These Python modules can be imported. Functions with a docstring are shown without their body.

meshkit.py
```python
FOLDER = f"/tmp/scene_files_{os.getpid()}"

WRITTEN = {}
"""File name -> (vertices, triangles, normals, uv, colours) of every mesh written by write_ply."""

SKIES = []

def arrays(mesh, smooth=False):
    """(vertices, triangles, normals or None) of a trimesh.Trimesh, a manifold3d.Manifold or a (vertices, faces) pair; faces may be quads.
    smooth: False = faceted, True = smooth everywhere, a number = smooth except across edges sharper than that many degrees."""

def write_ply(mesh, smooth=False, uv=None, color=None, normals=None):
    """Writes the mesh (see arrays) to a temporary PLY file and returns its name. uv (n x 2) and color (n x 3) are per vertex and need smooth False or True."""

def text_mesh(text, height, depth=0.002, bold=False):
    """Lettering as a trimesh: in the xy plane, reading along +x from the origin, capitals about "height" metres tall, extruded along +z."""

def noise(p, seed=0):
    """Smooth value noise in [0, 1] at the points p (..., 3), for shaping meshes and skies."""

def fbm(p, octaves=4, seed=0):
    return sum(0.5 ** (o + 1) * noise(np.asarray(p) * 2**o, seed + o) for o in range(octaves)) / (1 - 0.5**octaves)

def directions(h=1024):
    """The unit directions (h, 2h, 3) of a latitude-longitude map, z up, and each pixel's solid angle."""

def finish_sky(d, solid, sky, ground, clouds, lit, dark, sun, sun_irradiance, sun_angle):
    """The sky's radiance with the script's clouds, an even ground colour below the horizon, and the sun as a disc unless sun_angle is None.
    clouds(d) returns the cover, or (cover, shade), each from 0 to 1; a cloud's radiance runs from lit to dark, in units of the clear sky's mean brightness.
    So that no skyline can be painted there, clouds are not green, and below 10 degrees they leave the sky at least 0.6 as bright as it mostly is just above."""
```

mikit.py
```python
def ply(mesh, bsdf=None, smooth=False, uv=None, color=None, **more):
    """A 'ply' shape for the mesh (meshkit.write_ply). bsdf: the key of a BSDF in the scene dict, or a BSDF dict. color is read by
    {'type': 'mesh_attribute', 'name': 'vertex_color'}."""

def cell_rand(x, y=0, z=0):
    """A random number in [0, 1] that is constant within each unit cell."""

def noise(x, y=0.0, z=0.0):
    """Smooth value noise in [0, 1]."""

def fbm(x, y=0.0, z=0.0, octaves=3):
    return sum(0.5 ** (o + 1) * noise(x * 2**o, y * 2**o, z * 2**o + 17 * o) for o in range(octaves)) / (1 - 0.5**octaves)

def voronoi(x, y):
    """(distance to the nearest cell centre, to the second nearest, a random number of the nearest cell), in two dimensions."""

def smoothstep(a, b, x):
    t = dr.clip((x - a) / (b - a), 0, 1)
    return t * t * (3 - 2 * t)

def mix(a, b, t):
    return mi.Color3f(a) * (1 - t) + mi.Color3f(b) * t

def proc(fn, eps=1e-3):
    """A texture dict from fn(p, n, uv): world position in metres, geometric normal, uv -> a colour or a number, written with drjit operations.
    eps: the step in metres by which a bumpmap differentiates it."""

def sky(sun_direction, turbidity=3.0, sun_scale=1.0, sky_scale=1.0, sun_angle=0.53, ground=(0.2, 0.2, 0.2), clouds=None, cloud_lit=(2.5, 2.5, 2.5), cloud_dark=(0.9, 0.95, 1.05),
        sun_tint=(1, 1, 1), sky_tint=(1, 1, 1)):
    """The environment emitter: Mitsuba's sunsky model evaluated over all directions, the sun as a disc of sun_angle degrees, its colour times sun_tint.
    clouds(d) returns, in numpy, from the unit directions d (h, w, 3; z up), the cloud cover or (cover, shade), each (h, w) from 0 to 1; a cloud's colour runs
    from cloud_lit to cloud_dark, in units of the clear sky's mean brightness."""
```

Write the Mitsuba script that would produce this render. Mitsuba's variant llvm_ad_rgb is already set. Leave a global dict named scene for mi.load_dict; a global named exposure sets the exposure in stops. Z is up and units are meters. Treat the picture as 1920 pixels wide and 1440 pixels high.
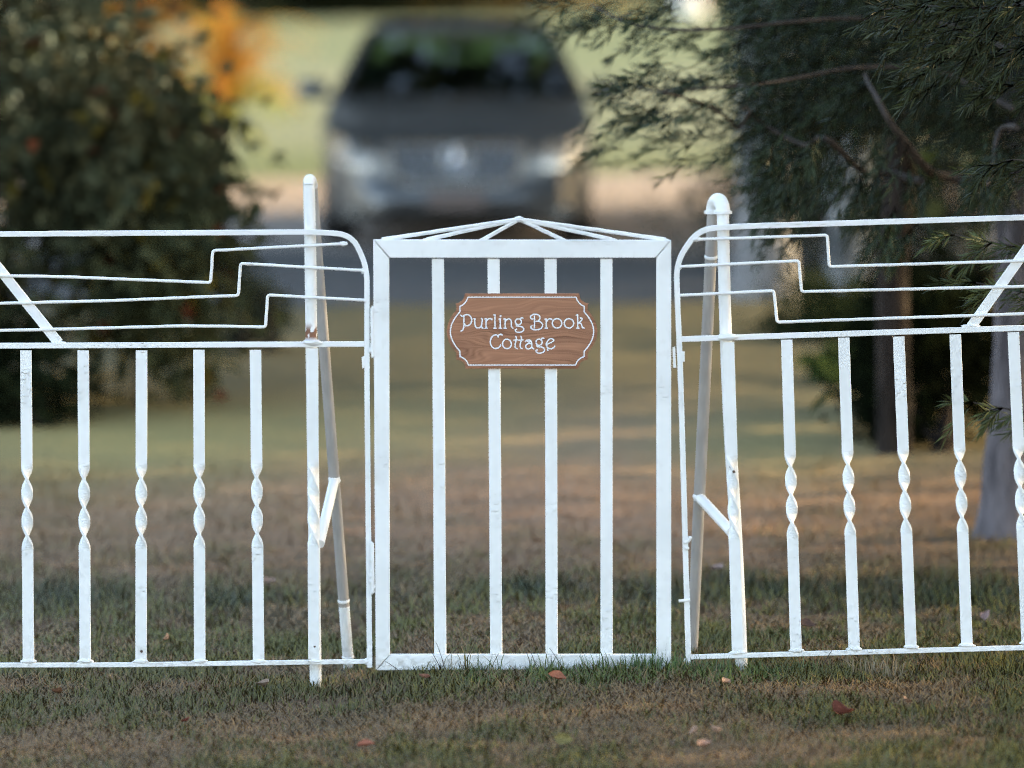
import math
import numpy as np, trimesh, mitsuba as mi, drjit as dr
import manifold3d as m3
import shapely.geometry as sg, shapely.affinity as sa
import mikit, meshkit
from mikit import proc, noise, fbm, smoothstep, mix, voronoi

T = mi.ScalarTransform4f
scene, labels = {}, {}
rng = np.random.default_rng(7)

# ------------------------------------------------------------------ camera, sky, exposure
EYE = np.array([0.0, -15.0, 2.0])
PITCH = math.radians(4.63)
FPX = 10500.0                                   # focal length in pixels of the 1920 px wide photograph
FWD = np.array([0, math.cos(PITCH), -math.sin(PITCH)])
UPV = np.array([0, math.sin(PITCH), math.cos(PITCH)])
scene['camera'] = {'type': 'thinlens', 'fov': 2 * math.degrees(math.atan(960 / FPX)), 'fov_axis': 'x',
                   'aperture_radius': 0.050, 'focus_distance': 15.06, 'near_clip': 0.1, 'far_clip': 3000.0,
                   'to_world': T().look_at(origin=EYE.tolist(), target=(EYE + FWD).tolist(), up=[0, 0, 1])}
SUN = (0.90, 0.30, 0.42)
scene['sky'] = mikit.sky(SUN, turbidity=4, sun_scale=0.36, sky_scale=1.0, sun_angle=1.2, ground=(0.12, 0.11, 0.07),
                         sun_tint=(0.92, 0.90, 0.78), sky_tint=(1.11, 0.93, 0.81))
exposure = 4.8


def ray(px, py):
    d = FWD + np.array([1, 0, 0]) * ((px - 960) / FPX) + UPV * ((720 - py) / FPX)
    return d


def at(px, py, y):
    """Point of the photograph (1920 x 1440) measured in the upright plane y."""
    d = ray(px, py)
    return EYE + d * ((y - EYE[1]) / d[1])


def sst(a, b, x):
    t = np.clip((np.asarray(x, float) - a) / (b - a), 0, 1)
    return t * t * (3 - 2 * t)


def ground_z(x, y):
    x, y = np.asarray(x, float), np.asarray(y, float)
    near = np.exp(-(y / 3.5) ** 2)
    z = -0.045 * sst(-0.22, -0.5, x) * near
    z = z + 0.016 * np.exp(-((x - 0.35) / 0.5) ** 2 - ((y + 0.25) / 0.35) ** 2)
    p = np.stack([x * 1.3, y * 1.3, x * 0], -1)
    z = z + 0.03 * (meshkit.fbm(p, 3, 5) - 0.5) * sst(0.25, 1.2, np.abs(y))
    z = z - 0.07 * sst(12, 20, y) * sst(60, 33, y)
    z = z + 0.60 * sst(30, 82, y) + 0.010 * np.clip(y - 75, 0, 300)
    return z


def on_ground(px, py):
    y = 0.0
    for _ in range(40):
        d = ray(px, py)
        x = EYE[0] + d[0] * ((y - EYE[1]) / d[1])
        t = (EYE[2] - float(ground_z(x, y))) / -d[2]
        y = 0.5 * y + 0.5 * (EYE[1] + d[1] * t)
    x = EYE[0] + d[0] * ((y - EYE[1]) / d[1])
    return np.array([x, y, float(ground_z(x, y))])


# ------------------------------------------------------------------ scene helpers
def key_for(name):
    if name not in scene and name not in labels and not any(k.startswith(name + '__') for k in scene):
        return name
    n = 1
    while True:
        k = f'{name}_{n:03d}'
        if k not in scene and k not in labels and not any(q.startswith(k + '__') for q in scene):
            return k
        n += 1


def thing(name, label, cat, group=None):
    k = key_for(name)
    labels[k] = {'label': label, 'category': cat}
    if group:
        labels[k]['group'] = group
    return k


def put(name, mesh, bsdf, parent=None, smooth=35, color=None, **lab):
    k = key_for(f'{parent}__{name}' if parent else name)
    scene[k] = mikit.ply(mesh, bsdf, smooth=smooth, color=color)
    if lab:
        labels[k] = lab
    return k


def cat_mesh(parts):
    vs, fs, n = [], [], 0
    for p in parts:
        if hasattr(p, 'vertices'):
            v, f = np.asarray(p.vertices), np.asarray(p.faces)
        else:
            v, f = p
        vs.append(v); fs.append(np.asarray(f) + n); n += len(v)
    return np.vstack(vs), np.vstack(fs)


def hull(pts):
    m = m3.Manifold.hull_points(np.asarray(pts, float)).to_mesh()
    return np.array(m.vert_properties[:, :3]), np.array(m.tri_verts)


def slab(poly, y0, y1, bevel=0.0015):
    """Convex polygon in the fence plane (x, z) given depth y0..y1, with bevelled edges."""
    g = sg.Polygon(poly)
    inner = np.array(g.buffer(-bevel, join_style=2).exterior.coords)[:-1]
    outer = np.array(g.exterior.coords)[:-1]
    pts = [(x, y, z) for x, z in outer for y in (y0 + bevel, y1 - bevel)] + [(x, y, z) for x, z in inner for y in (y0, y1)]
    return hull(pts)


def sweep(path, section, depth_axis=None, twist=None, cap=True):
    """Sweeps a closed 2D section (a = across, b = depth) along a path. depth_axis: fixed direction of b."""
    path, section = np.asarray(path, float), np.asarray(section, float)
    t = np.gradient(path, axis=0)
    t /= np.linalg.norm(t, axis=1, keepdims=True)
    if depth_axis is not None:
        b = np.tile(np.asarray(depth_axis, float), (len(path), 1))
        b -= t * (b * t).sum(1, keepdims=True)
        b /= np.linalg.norm(b, axis=1, keepdims=True)
    else:
        b = np.zeros_like(path)
        u = np.array([0, 1.0, 0]) if abs(t[0][1]) < 0.9 else np.array([1.0, 0, 0])
        for i in range(len(path)):
            u = u - t[i] * (u @ t[i]); u /= np.linalg.norm(u)
            b[i] = u
    a = np.cross(b, t)
    sec = np.broadcast_to(section, (len(path),) + section.shape[-2:]).copy()
    if twist is not None:
        c, s = np.cos(twist)[:, None], np.sin(twist)[:, None]
        sec = np.stack([sec[..., 0] * c - sec[..., 1] * s, sec[..., 0] * s + sec[..., 1] * c], -1)
    v = path[:, None] + a[:, None] * sec[..., :1] + b[:, None] * sec[..., 1:]
    n, m = sec.shape[:2]
    i, j = np.meshgrid(np.arange(n - 1), np.arange(m), indexing='ij')
    q = np.stack([i * m + j, i * m + (j + 1) % m, (i + 1) * m + (j + 1) % m, (i + 1) * m + j], -1).reshape(-1, 4)
    f = np.vstack([q[:, [0, 1, 2]], q[:, [0, 2, 3]]])
    v = v.reshape(-1, 3)
    if cap:
        k = np.arange(m)
        f = np.vstack([f, np.stack([k * 0 + len(v), (k + 1) % m, k], 1), np.stack([k * 0 + len(v) + 1, k + (n - 1) * m, (k + 1) % m + (n - 1) * m], 1)])
        v = np.vstack([v, path[:1], path[-1:]])
    mesh = trimesh.Trimesh(v, f, process=False)
    return mesh if mesh.volume >= 0 else trimesh.Trimesh(v, f[:, ::-1], process=False)


def ring(r, n=16):
    a = np.arange(n) * 2 * np.pi / n
    return np.stack([np.cos(a) * r, np.sin(a) * r], 1)


def flat(w, t, c=0.0012):
    w, t = w / 2, t / 2
    return np.array([[-w + c, -t], [w - c, -t], [w, -t + c], [w, t - c], [w - c, t], [-w + c, t], [-w, t - c], [-w, -t + c]])


def rounded(points, r=0.02, step=0.012):
    """A polyline with its corners rounded, resampled."""
    p = [np.asarray(q, float) for q in points]
    out = [p[0]]
    for i in range(1, len(p) - 1):
        d0, d1 = p[i - 1] - p[i], p[i + 1] - p[i]
        rr = min(r, 0.45 * np.linalg.norm(d0), 0.45 * np.linalg.norm(d1))
        a, b = p[i] + d0 / np.linalg.norm(d0) * rr, p[i] + d1 / np.linalg.norm(d1) * rr
        for s in np.linspace(0, 1, 9):
            out.append((1 - s) ** 2 * a + 2 * s * (1 - s) * p[i] + s * s * b)
    out.append(p[-1])
    dense = []
    for a, b in zip(out[:-1], out[1:]):
        n = max(1, int(np.linalg.norm(b - a) / step))
        dense += [a + (b - a) * k / n for k in range(n)]
    return np.array(dense + [out[-1]])


def blob(c, r, seed=0, sub=2, amp=0.3):
    s = trimesh.creation.icosphere(sub)
    v = np.array(s.vertices)
    d = 1 + amp * (meshkit.noise(v * 2.3 + 11.7 * seed, seed) - 0.5) * 2
    return v * d[:, None] * np.asarray(r) + np.asarray(c), np.array(s.faces)


def tube(points, radii, n=10):
    path = np.asarray(points, float)
    radii = np.broadcast_to(radii, (len(path),))
    return sweep(path, ring(1.0, n)[None] * radii[:, None, None])


def spline(points, n=40):
    p = np.asarray(points, float)
    s = np.concatenate([[0], np.cumsum(np.linalg.norm(np.diff(p, axis=0), axis=1))])
    from scipy.interpolate import CubicSpline, PchipInterpolator
    return PchipInterpolator(s, p)(np.linspace(0, s[-1], n))


# ------------------------------------------------------------------ materials
def rgb(*c):
    return {'type': 'rgb', 'value': list(c)}


def near(p, c, r):
    return 1 - smoothstep(r * 0.55, r, dr.sqrt(dr.square(p.x - c[0]) + dr.square((p.y - c[1]) * 0.4) + dr.square(p.z - c[2])))


CHIPS = [(at(265, 1222, -0.01), 0.006), (at(590, 1213, -0.01), 0.005), (at(1363, 880, -0.01), 0.013), (at(1376, 884, -0.01), 0.006)]
RUST = at(582, 622, 0.02)


def paint_color(p, n, uv):
    base = mix((0.81, 0.82, 0.82), (0.76, 0.77, 0.77), smoothstep(0.45, 0.75, fbm(p.x * 9, p.y * 9, p.z * 5)))
    grime = smoothstep(0.60, 0.78, fbm(p.x * 55 + 3, p.y * 55, p.z * 30, 3)) * 0.10
    low = (1 - smoothstep(0.0, 0.14, p.z)) * smoothstep(0.42, 0.72, fbm(p.x * 60, p.y * 60, p.z * 60)) * 0.4
    base = mix(base, (0.42, 0.38, 0.32), dr.minimum(grime + low, 0.65))
    for c, r in CHIPS:
        base = mix(base, (0.06, 0.035, 0.025), near(p, c + 0.0, r * 1.0))
    band = smoothstep(RUST[2] - 0.026, RUST[2] - 0.012, p.z) * (1 - smoothstep(RUST[2] + 0.002, RUST[2] + 0.03, p.z))
    here = (1 - smoothstep(0.025, 0.03, dr.abs(p.x - RUST[0]))) * band * (1 - smoothstep(0.055, 0.065, p.y))
    flake = smoothstep(0.30, 0.58, noise(p.x * 130, p.y * 130, p.z * 70) + 0.30 * (1 - smoothstep(RUST[2] - 0.02, RUST[2] + 0.02, p.z)))
    return mix(base, (0.19, 0.085, 0.05), here * flake)


def paint_bump(p, n, uv):
    rough = smoothstep(0.66, 0.78, noise(p.x * 4 + 7, p.y * 4, p.z * 9 + 3))
    fine = fbm(p.x * 210, p.y * 210, p.z * 150, 2)
    blist = smoothstep(0.60, 0.78, noise(p.x * 130 + 9, p.y * 130, p.z * 110))
    return 0.00022 * fine + rough * (0.0022 * blist + 0.0012 * fine) + 0.0012 * noise(p.x * 24, p.y * 24, p.z * 11)


def principled(color, rough=0.5, **kw):
    return {'type': 'principled', 'base_color': color, 'roughness': rough, **kw}


scene['white_paint'] = {'type': 'bumpmap', 'arbitrary': proc(paint_bump, 6e-4), 'scale': 1.0,
                        'bsdf': principled(proc(paint_color), 0.38, specular=0.5)}


def wood_color(p, n, uv):
    w = fbm(p.x * 7, p.y * 3, p.z * 20, 2)
    g = noise(p.x * 5 + w * 1.2, 3.1, p.z * 230 + w * 22)
    h = noise(p.x * 14, 9.0, p.z * 520 + w * 30)
    c = mix((0.15, 0.062, 0.034), (0.46, 0.225, 0.13), g * 0.65 + h * 0.35)
    return mix(c, (0.42, 0.20, 0.115), smoothstep(0.35, 0.75, fbm(p.x * 4 + 5, 1.0, p.z * 15)) * 0.45)


scene['sign_wood'] = {'type': 'bumpmap', 'arbitrary': proc(lambda p, n, uv: 0.0003 * noise(p.x * 20, 0, p.z * 500), 5e-4), 'scale': 1.0,
                      'bsdf': principled(proc(wood_color), 0.55, specular=0.25)}
scene['galvanised_pipe'] = principled(proc(lambda p, n, uv: mix((0.30, 0.285, 0.27), (0.42, 0.40, 0.385), fbm(p.x * 40, p.y * 40, p.z * 14))), 0.55, specular=0.4)
scene['sign_white'] = principled(rgb(0.74, 0.76, 0.80), 0.4)


def zones(x, y, exp):
    """Where the lawn is dry (0..1), olive (0..1), and dark lush (0..1); works on numpy and drjit numbers."""
    def g(cx, cy, sx, sy):
        a, b = (x - cx) / sx, (y - cy) / sy
        return exp(-(a * a) - (b * b))
    dry = g(-0.1, 4.6, 2.6, 1.8) + 0.8 * g(0.5, 7.0, 0.5, 3.5) + 0.35 * g(-0.3, -1.0, 1.3, 0.45) + 0.35 * g(0.9, -1.5, 0.6, 0.3)
    olive = g(-1.5, 7.0, 0.85, 2.0) + 0.8 * g(0.95, 6.6, 0.40, 1.6) + 0.15 * g(-0.3, 10.5, 0.9, 2.5)
    lush = (g(-1.35, 2.05, 0.22, 0.28) + 0.9 * g(-0.85, 1.9, 0.12, 0.25) + g(0.06, 1.95, 0.14, 0.22) + 0.8 * g(0.85, 1.95, 0.55, 0.28)
            + 0.8 * g(0.45, 1.6, 0.1, 0.3) + 0.7 * g(-0.45, 1.9, 0.18, 0.25) + 0.6 * g(1.4, 1.7, 0.4, 0.4))
    return dry, olive, lush


def ground_color(p, n, uv):
    dry, olive, lush = zones(p.x, p.y, dr.exp)
    v = fbm(p.x * 5, p.y * 3.0, 0, 3)
    f = fbm(p.x * 60, p.y * 60, 0, 2)
    c = mix((0.050, 0.040, 0.022), (0.085, 0.056, 0.034), smoothstep(0.35, 0.65, v))
    c = mix(c, (0.205, 0.172, 0.086), smoothstep(4.5, 7.0, p.y))
    c = mix(c, (0.30, 0.195, 0.130), dr.minimum(dry, 1) * (0.5 + 0.5 * v))
    c = mix(c, (0.250, 0.215, 0.090), dr.minimum(olive, 1) * 0.85)
    c = mix(c, (0.035, 0.045, 0.024), dr.minimum(lush, 1) * 0.85)
    far = smoothstep(26.0, 32.0, p.y)
    lawn = mix((0.128, 0.148, 0.082), (0.165, 0.170, 0.105), smoothstep(0.3, 0.7, fbm(p.x * 0.4, p.y * 0.10, 2)))
    lawn = mix(lawn, (0.105, 0.130, 0.055), (1 - smoothstep(31.0, 42.0, p.y)) * 0.7)
    c = mix(c, lawn, far)
    mid = smoothstep(7.0, 10.5, p.y) * (1 - far)
    c = mix(c, (0.104, 0.090, 0.050), mid * 0.85)
    amp = 0.5 - 0.35 * smoothstep(3.0, 8.0, p.y)
    return c * (1.0 - 0.5 * amp + amp * f)


scene['soil'] = {'type': 'bumpmap', 'arbitrary': proc(lambda p, n, uv: 0.012 * fbm(p.x * 40, p.y * 40, 0, 3), 3e-3), 'scale': 1.0,
                 'bsdf': principled(proc(ground_color), 0.9, specular=0.2)}


def drive_color(p, n, uv):
    c = mix((0.235, 0.205, 0.185), (0.30, 0.255, 0.225), fbm(p.x * 0.8, p.y * 0.5, 4))
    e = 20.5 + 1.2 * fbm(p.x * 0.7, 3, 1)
    c = mix((0.075, 0.077, 0.079), c, smoothstep(e - 0.5, e + 0.6, p.y))  # front strip darkened in colour to deepen the shade over the asphalt
    return c * (0.85 + 0.3 * fbm(p.x * 30, p.y * 30, 1, 2))


scene['drive_stone'] = principled(proc(drive_color), 0.85, specular=0.25)
VC = {'type': 'mesh_attribute', 'name': 'vertex_color'}
scene['blade'] = {'type': 'twosided', 'bsdf': principled(VC, 0.55, specular=0.3)}
scene['leaf'] = {'type': 'principledthin', 'base_color': VC, 'roughness': 0.36, 'diff_trans': 0.7, 'eta': 1.45}
scene['needle'] = {'type': 'twosided', 'bsdf': principled(VC, 0.5, specular=0.22)}
scene['dead_leaf'] = {'type': 'twosided', 'bsdf': principled(VC, 0.7, specular=0.3)}


def bark(dark, light, su=9.0, sv=2.0):
    def col(p, n, uv):
        t = fbm(p.x * su * 2, p.y * su * 2, p.z * sv * 2, 3)
        return mix(dark, light, smoothstep(0.3, 0.7, t)) * (0.8 + 0.4 * noise(p.x * 60, p.y * 60, p.z * 25))
    def bmp(p, n, uv):
        return 0.012 * fbm(p.x * su * 5, p.y * su * 5, p.z * sv * 4, 3)
    return {'type': 'bumpmap', 'arbitrary': proc(bmp, 2e-3), 'scale': 1.0, 'bsdf': principled(proc(col), 0.85, specular=0.2)}


scene['grey_bark'] = bark((0.085, 0.078, 0.088), (0.17, 0.155, 0.17), 12, 2)
scene['dark_bark'] = bark((0.014, 0.011, 0.010), (0.04, 0.031, 0.027), 14, 3)
scene['gum_bark'] = bark((0.20, 0.20, 0.21), (0.34, 0.33, 0.33), 4, 1.2)
scene['white_bark'] = bark((0.10, 0.11, 0.12), (0.34, 0.36, 0.38), 5, 2.5)
scene['twig_bark'] = principled(proc(lambda p, n, uv: mix((0.022, 0.016, 0.013), (0.06, 0.045, 0.036), noise(p.x * 50, p.y * 50, p.z * 50))), 0.8)
scene['bright_spot_white'] = principled(proc(lambda p, n, uv: mix((0.75, 0.70, 0.60), (0.85, 0.82, 0.74), noise(p.x * 8, p.y * 8, p.z * 8))), 0.8)
# car
scene['car_paint'] = principled(rgb(0.16, 0.162, 0.164), 0.26, metallic=0.6, clearcoat=1.0, clearcoat_gloss=0.95)
scene['chrome'] = principled(rgb(0.75, 0.77, 0.80), 0.12, metallic=1.0)
scene['black_plastic'] = principled(rgb(0.02, 0.02, 0.021), 0.45)
scene['tyre_rubber'] = principled(rgb(0.018, 0.018, 0.018), 0.8)
scene['alloy'] = principled(rgb(0.45, 0.46, 0.47), 0.3, metallic=0.9)
scene['seat_cloth'] = principled(rgb(0.03, 0.03, 0.032), 0.9)
scene['plate_face'] = principled(rgb(0.20, 0.155, 0.14), 0.5)
scene['car_glass'] = {'type': 'thindielectric', 'specular_transmittance': rgb(0.33, 0.44, 0.36)}
scene['lamp_glass'] = {'type': 'thindielectric'}

# ------------------------------------------------------------------ ground, driveway


def grid_axis(pieces):
    return np.unique(np.concatenate([np.arange(a, b, s) for a, b, s in pieces] + [[pieces[-1][1]]]))


gx = grid_axis([(-700, -60, 80), (-60, -8, 4), (-8, -3, 0.5), (-3, 3, 0.06), (3, 8, 0.5), (8, 60, 4), (60, 700, 80)])
gy = grid_axis([(-300, -18, 12), (-18, -3, 0.3), (-3, 4, 0.06), (4, 20, 0.25), (20, 50, 0.8), (50, 110, 3), (110, 300, 15), (300, 1500, 100)])
X, Y = np.meshgrid(gx, gy)
Z = ground_z(X, Y)
nx, ny = len(gx), len(gy)
i, j = np.meshgrid(np.arange(ny - 1), np.arange(nx - 1), indexing='ij')
q = np.stack([i * nx + j, i * nx + j + 1, (i + 1) * nx + j + 1, (i + 1) * nx + j], -1).reshape(-1, 4)
GV = np.stack([X, Y, Z], -1).reshape(-1, 3)
put('ground', (GV, q), 'soil', smooth=True, label='mown lawn ground, patchy green and dry brown', kind='structure')

dx = np.concatenate([np.arange(-40, -6, 2.0), np.arange(-6, 6, 0.2), np.arange(6, 41, 2.0)])
dt = np.linspace(0, 1, 60)
front = 15.35 + 0.25 * np.sin(dx * 0.9) + 3.6 * sst(0.95, 1.9, dx) - 0.3 * sst(0.5, -2, dx)
back = 32.6 + 0.2 * np.sin(dx * 0.7) - 0.5 * sst(1, -2, dx)
DXg, DTg = np.meshgrid(dx, dt)
DY = front[None] * (1 - DTg) + back[None] * DTg
edge = np.minimum(DTg, 1 - DTg)
DZ = ground_z(DXg, DY) + 0.012 - 0.03 * (edge == 0)
n2 = len(dx)
i, j = np.meshgrid(np.arange(len(dt) - 1), np.arange(n2 - 1), indexing='ij')
q = np.stack([i * n2 + j, i * n2 + j + 1, (i + 1) * n2 + j + 1, (i + 1) * n2 + j], -1).reshape(-1, 4)
put('driveway', (np.stack([DXg, DY, DZ], -1).reshape(-1, 3), q), 'drive_stone', smooth=True,
    label='driveway crossing behind the lawn, asphalt front coloured darker for shade, pale sunlit gravel beyond', kind='structure')

# ------------------------------------------------------------------ grass


def blades(x, y, h, w, col, lean, seg=2, base_z=None):
    n = len(x)
    a = rng.uniform(0, 2 * np.pi, n)
    face = rng.uniform(0, 2 * np.pi, n)
    z = ground_z(x, y) - 0.004 if base_z is None else base_z
    d = np.stack([np.cos(a), np.sin(a), a * 0], 1)
    s = np.stack([np.cos(face), np.sin(face), a * 0], 1) * (w / 2)[:, None]
    b = np.stack([x, y, z], 1)
    up = np.array([0, 0, 1.0])
    lh = (np.cos(lean) * h)[:, None]; lo = (np.sin(lean) * h)[:, None]
    mid = b + up * lh * 0.58 + d * lo * 0.35
    tip = b + up * lh + d * lo
    v = np.stack([b - s, b + s, mid - s * 0.8, mid + s * 0.8, tip], 1).reshape(-1, 3)
    k = (np.arange(n) * 5)[:, None]
    f = np.vstack([k + [0, 1, 3], k + [0, 3, 2], k + [2, 3, 4]])
    c = np.repeat(col, 5, axis=0).reshape(n, 5, 3).copy()
    c[:, :2] *= 0.8
    return v, f, c.reshape(-1, 3)


def lawn(n, x0, x1, y0, y1, scale=1.0):
    x, y = rng.uniform(x0, x1, n), rng.uniform(y0, y1, n)
    keep = np.abs(x) < 0.0914 * (y + 15) * 1.12 + 0.60
    x, y = x[keep], y[keep]
    dry, olive, lush = zones(x, y, np.exp)
    pat = meshkit.fbm(np.stack([x * 4.5, y * 2.6, x * 0], -1), 3, 3)
    pat2 = meshkit.fbm(np.stack([x * 14, y * 7, x * 0 + 5], -1), 2, 9)
    bank = np.exp(-((y + 0.12) / 0.22) ** 2) * sst(-0.35, 0.15, x) * sst(0.9, 0.45, x)
    green = np.clip(0.46 + 2.3 * (pat - 0.5) + 1.3 * (pat2 - 0.5) - 0.55 * np.minimum(dry, 1) + 0.5 * lush + 0.55 * bank + 0.25 * olive, 0.03, 0.97)
    isg = rng.random(len(x)) < green
    r = rng.random(len(x))[:, None]
    cg = np.array([0.062, 0.066, 0.017]) * (1 - r) + np.array([0.145, 0.138, 0.036]) * r
    cd = np.array([0.120, 0.078, 0.040]) * (1 - r) + np.array([0.300, 0.205, 0.105]) * r
    co = np.array([0.110, 0.105, 0.040]) * (1 - r) + np.array([0.170, 0.150, 0.062]) * r
    cl = np.array([0.022, 0.034, 0.016]) * (1 - r) + np.array([0.045, 0.060, 0.026]) * r
    cg = cg * 1.15
    col = np.where(isg[:, None], cg, cd)
    col = np.where((isg & (rng.random(len(x)) < olive * 0.9))[:, None], co, col)
    pink = (np.minimum(dry, 1) * sst(0.8, 3.0, y))[:, None] * (~isg)[:, None]
    col = col * (1 - 0.5 * pink) + 0.5 * pink * np.array([0.44, 0.275, 0.175])
    col = np.where((rng.random(len(x)) < lush * 0.85)[:, None], cl, col)
    calm = (0.75 * sst(0.8, 3.0, y))[:, None]
    g3 = green[:, None]
    mean = np.array([0.108, 0.108, 0.030]) * g3 + np.array([0.260, 0.168, 0.090]) * (1 - g3)
    mean = mean * (1 - 0.6 * np.minimum(dry, 1)[:, None]) + 0.6 * np.minimum(dry, 1)[:, None] * np.array([0.450, 0.280, 0.172])
    mean = mean * (1 - 0.6 * np.minimum(olive, 1)[:, None]) + 0.6 * np.minimum(olive, 1)[:, None] * np.array([0.245, 0.210, 0.085])
    mean = mean * (1 - 0.8 * np.minimum(lush, 1)[:, None]) + 0.8 * np.minimum(lush, 1)[:, None] * np.array([0.035, 0.046, 0.022])
    col = col * (1 - calm) + mean * calm
    wet = (isg & (bank > 0.3))[:, None]
    col = np.where(wet, col * np.array([0.85, 1.12, 0.95]), col)
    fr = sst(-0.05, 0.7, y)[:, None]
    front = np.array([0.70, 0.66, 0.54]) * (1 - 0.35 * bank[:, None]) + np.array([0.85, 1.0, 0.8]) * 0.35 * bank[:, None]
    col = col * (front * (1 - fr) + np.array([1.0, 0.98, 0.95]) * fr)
    bare = np.exp(-((x + 0.42) / 0.30) ** 2 - ((y + 0.30) / 0.10) ** 2)
    h = scale * rng.uniform(0.014, 0.038, len(x)) * (0.75 + 0.7 * pat) * (1 + 0.8 * lush + 0.55 * bank)
    lean = np.where(isg, rng.uniform(0.2, 1.25, len(x)), rng.uniform(0.6, 1.45, len(x)))
    w = scale * rng.uniform(0.0025, 0.0048, len(x))
    ok = (rng.random(len(x)) > bare * 0.93) & (rng.random(len(x)) > 0.97 * sst(4.2, 6.5, y))
    return blades(x[ok], y[ok], h[ok], w[ok], col[ok], lean[ok])


def joined(parts):
    v, f, c, n = [], [], [], 0
    for a, b, d in parts:
        v.append(a); f.append(b + n); c.append(d); n += len(a)
    return (np.vstack(v), np.vstack(f)), np.vstack(c)


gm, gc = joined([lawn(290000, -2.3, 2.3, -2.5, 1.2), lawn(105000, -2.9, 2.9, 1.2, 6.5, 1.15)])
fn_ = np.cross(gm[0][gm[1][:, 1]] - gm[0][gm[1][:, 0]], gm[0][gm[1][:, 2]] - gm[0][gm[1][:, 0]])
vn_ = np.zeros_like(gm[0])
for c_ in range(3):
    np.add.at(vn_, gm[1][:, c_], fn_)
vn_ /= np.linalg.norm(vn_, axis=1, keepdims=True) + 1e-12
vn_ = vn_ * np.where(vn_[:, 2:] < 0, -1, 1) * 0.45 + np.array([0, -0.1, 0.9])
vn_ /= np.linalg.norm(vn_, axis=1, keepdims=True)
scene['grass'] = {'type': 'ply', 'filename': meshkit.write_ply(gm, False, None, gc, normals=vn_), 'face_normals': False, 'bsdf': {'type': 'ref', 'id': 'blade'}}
labels['grass'] = dict(label='short patchy grass, part green and part dry brown, covering the lawn', kind='stuff', category='grass')

# tall blades and seed stalks standing against the gate


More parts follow.
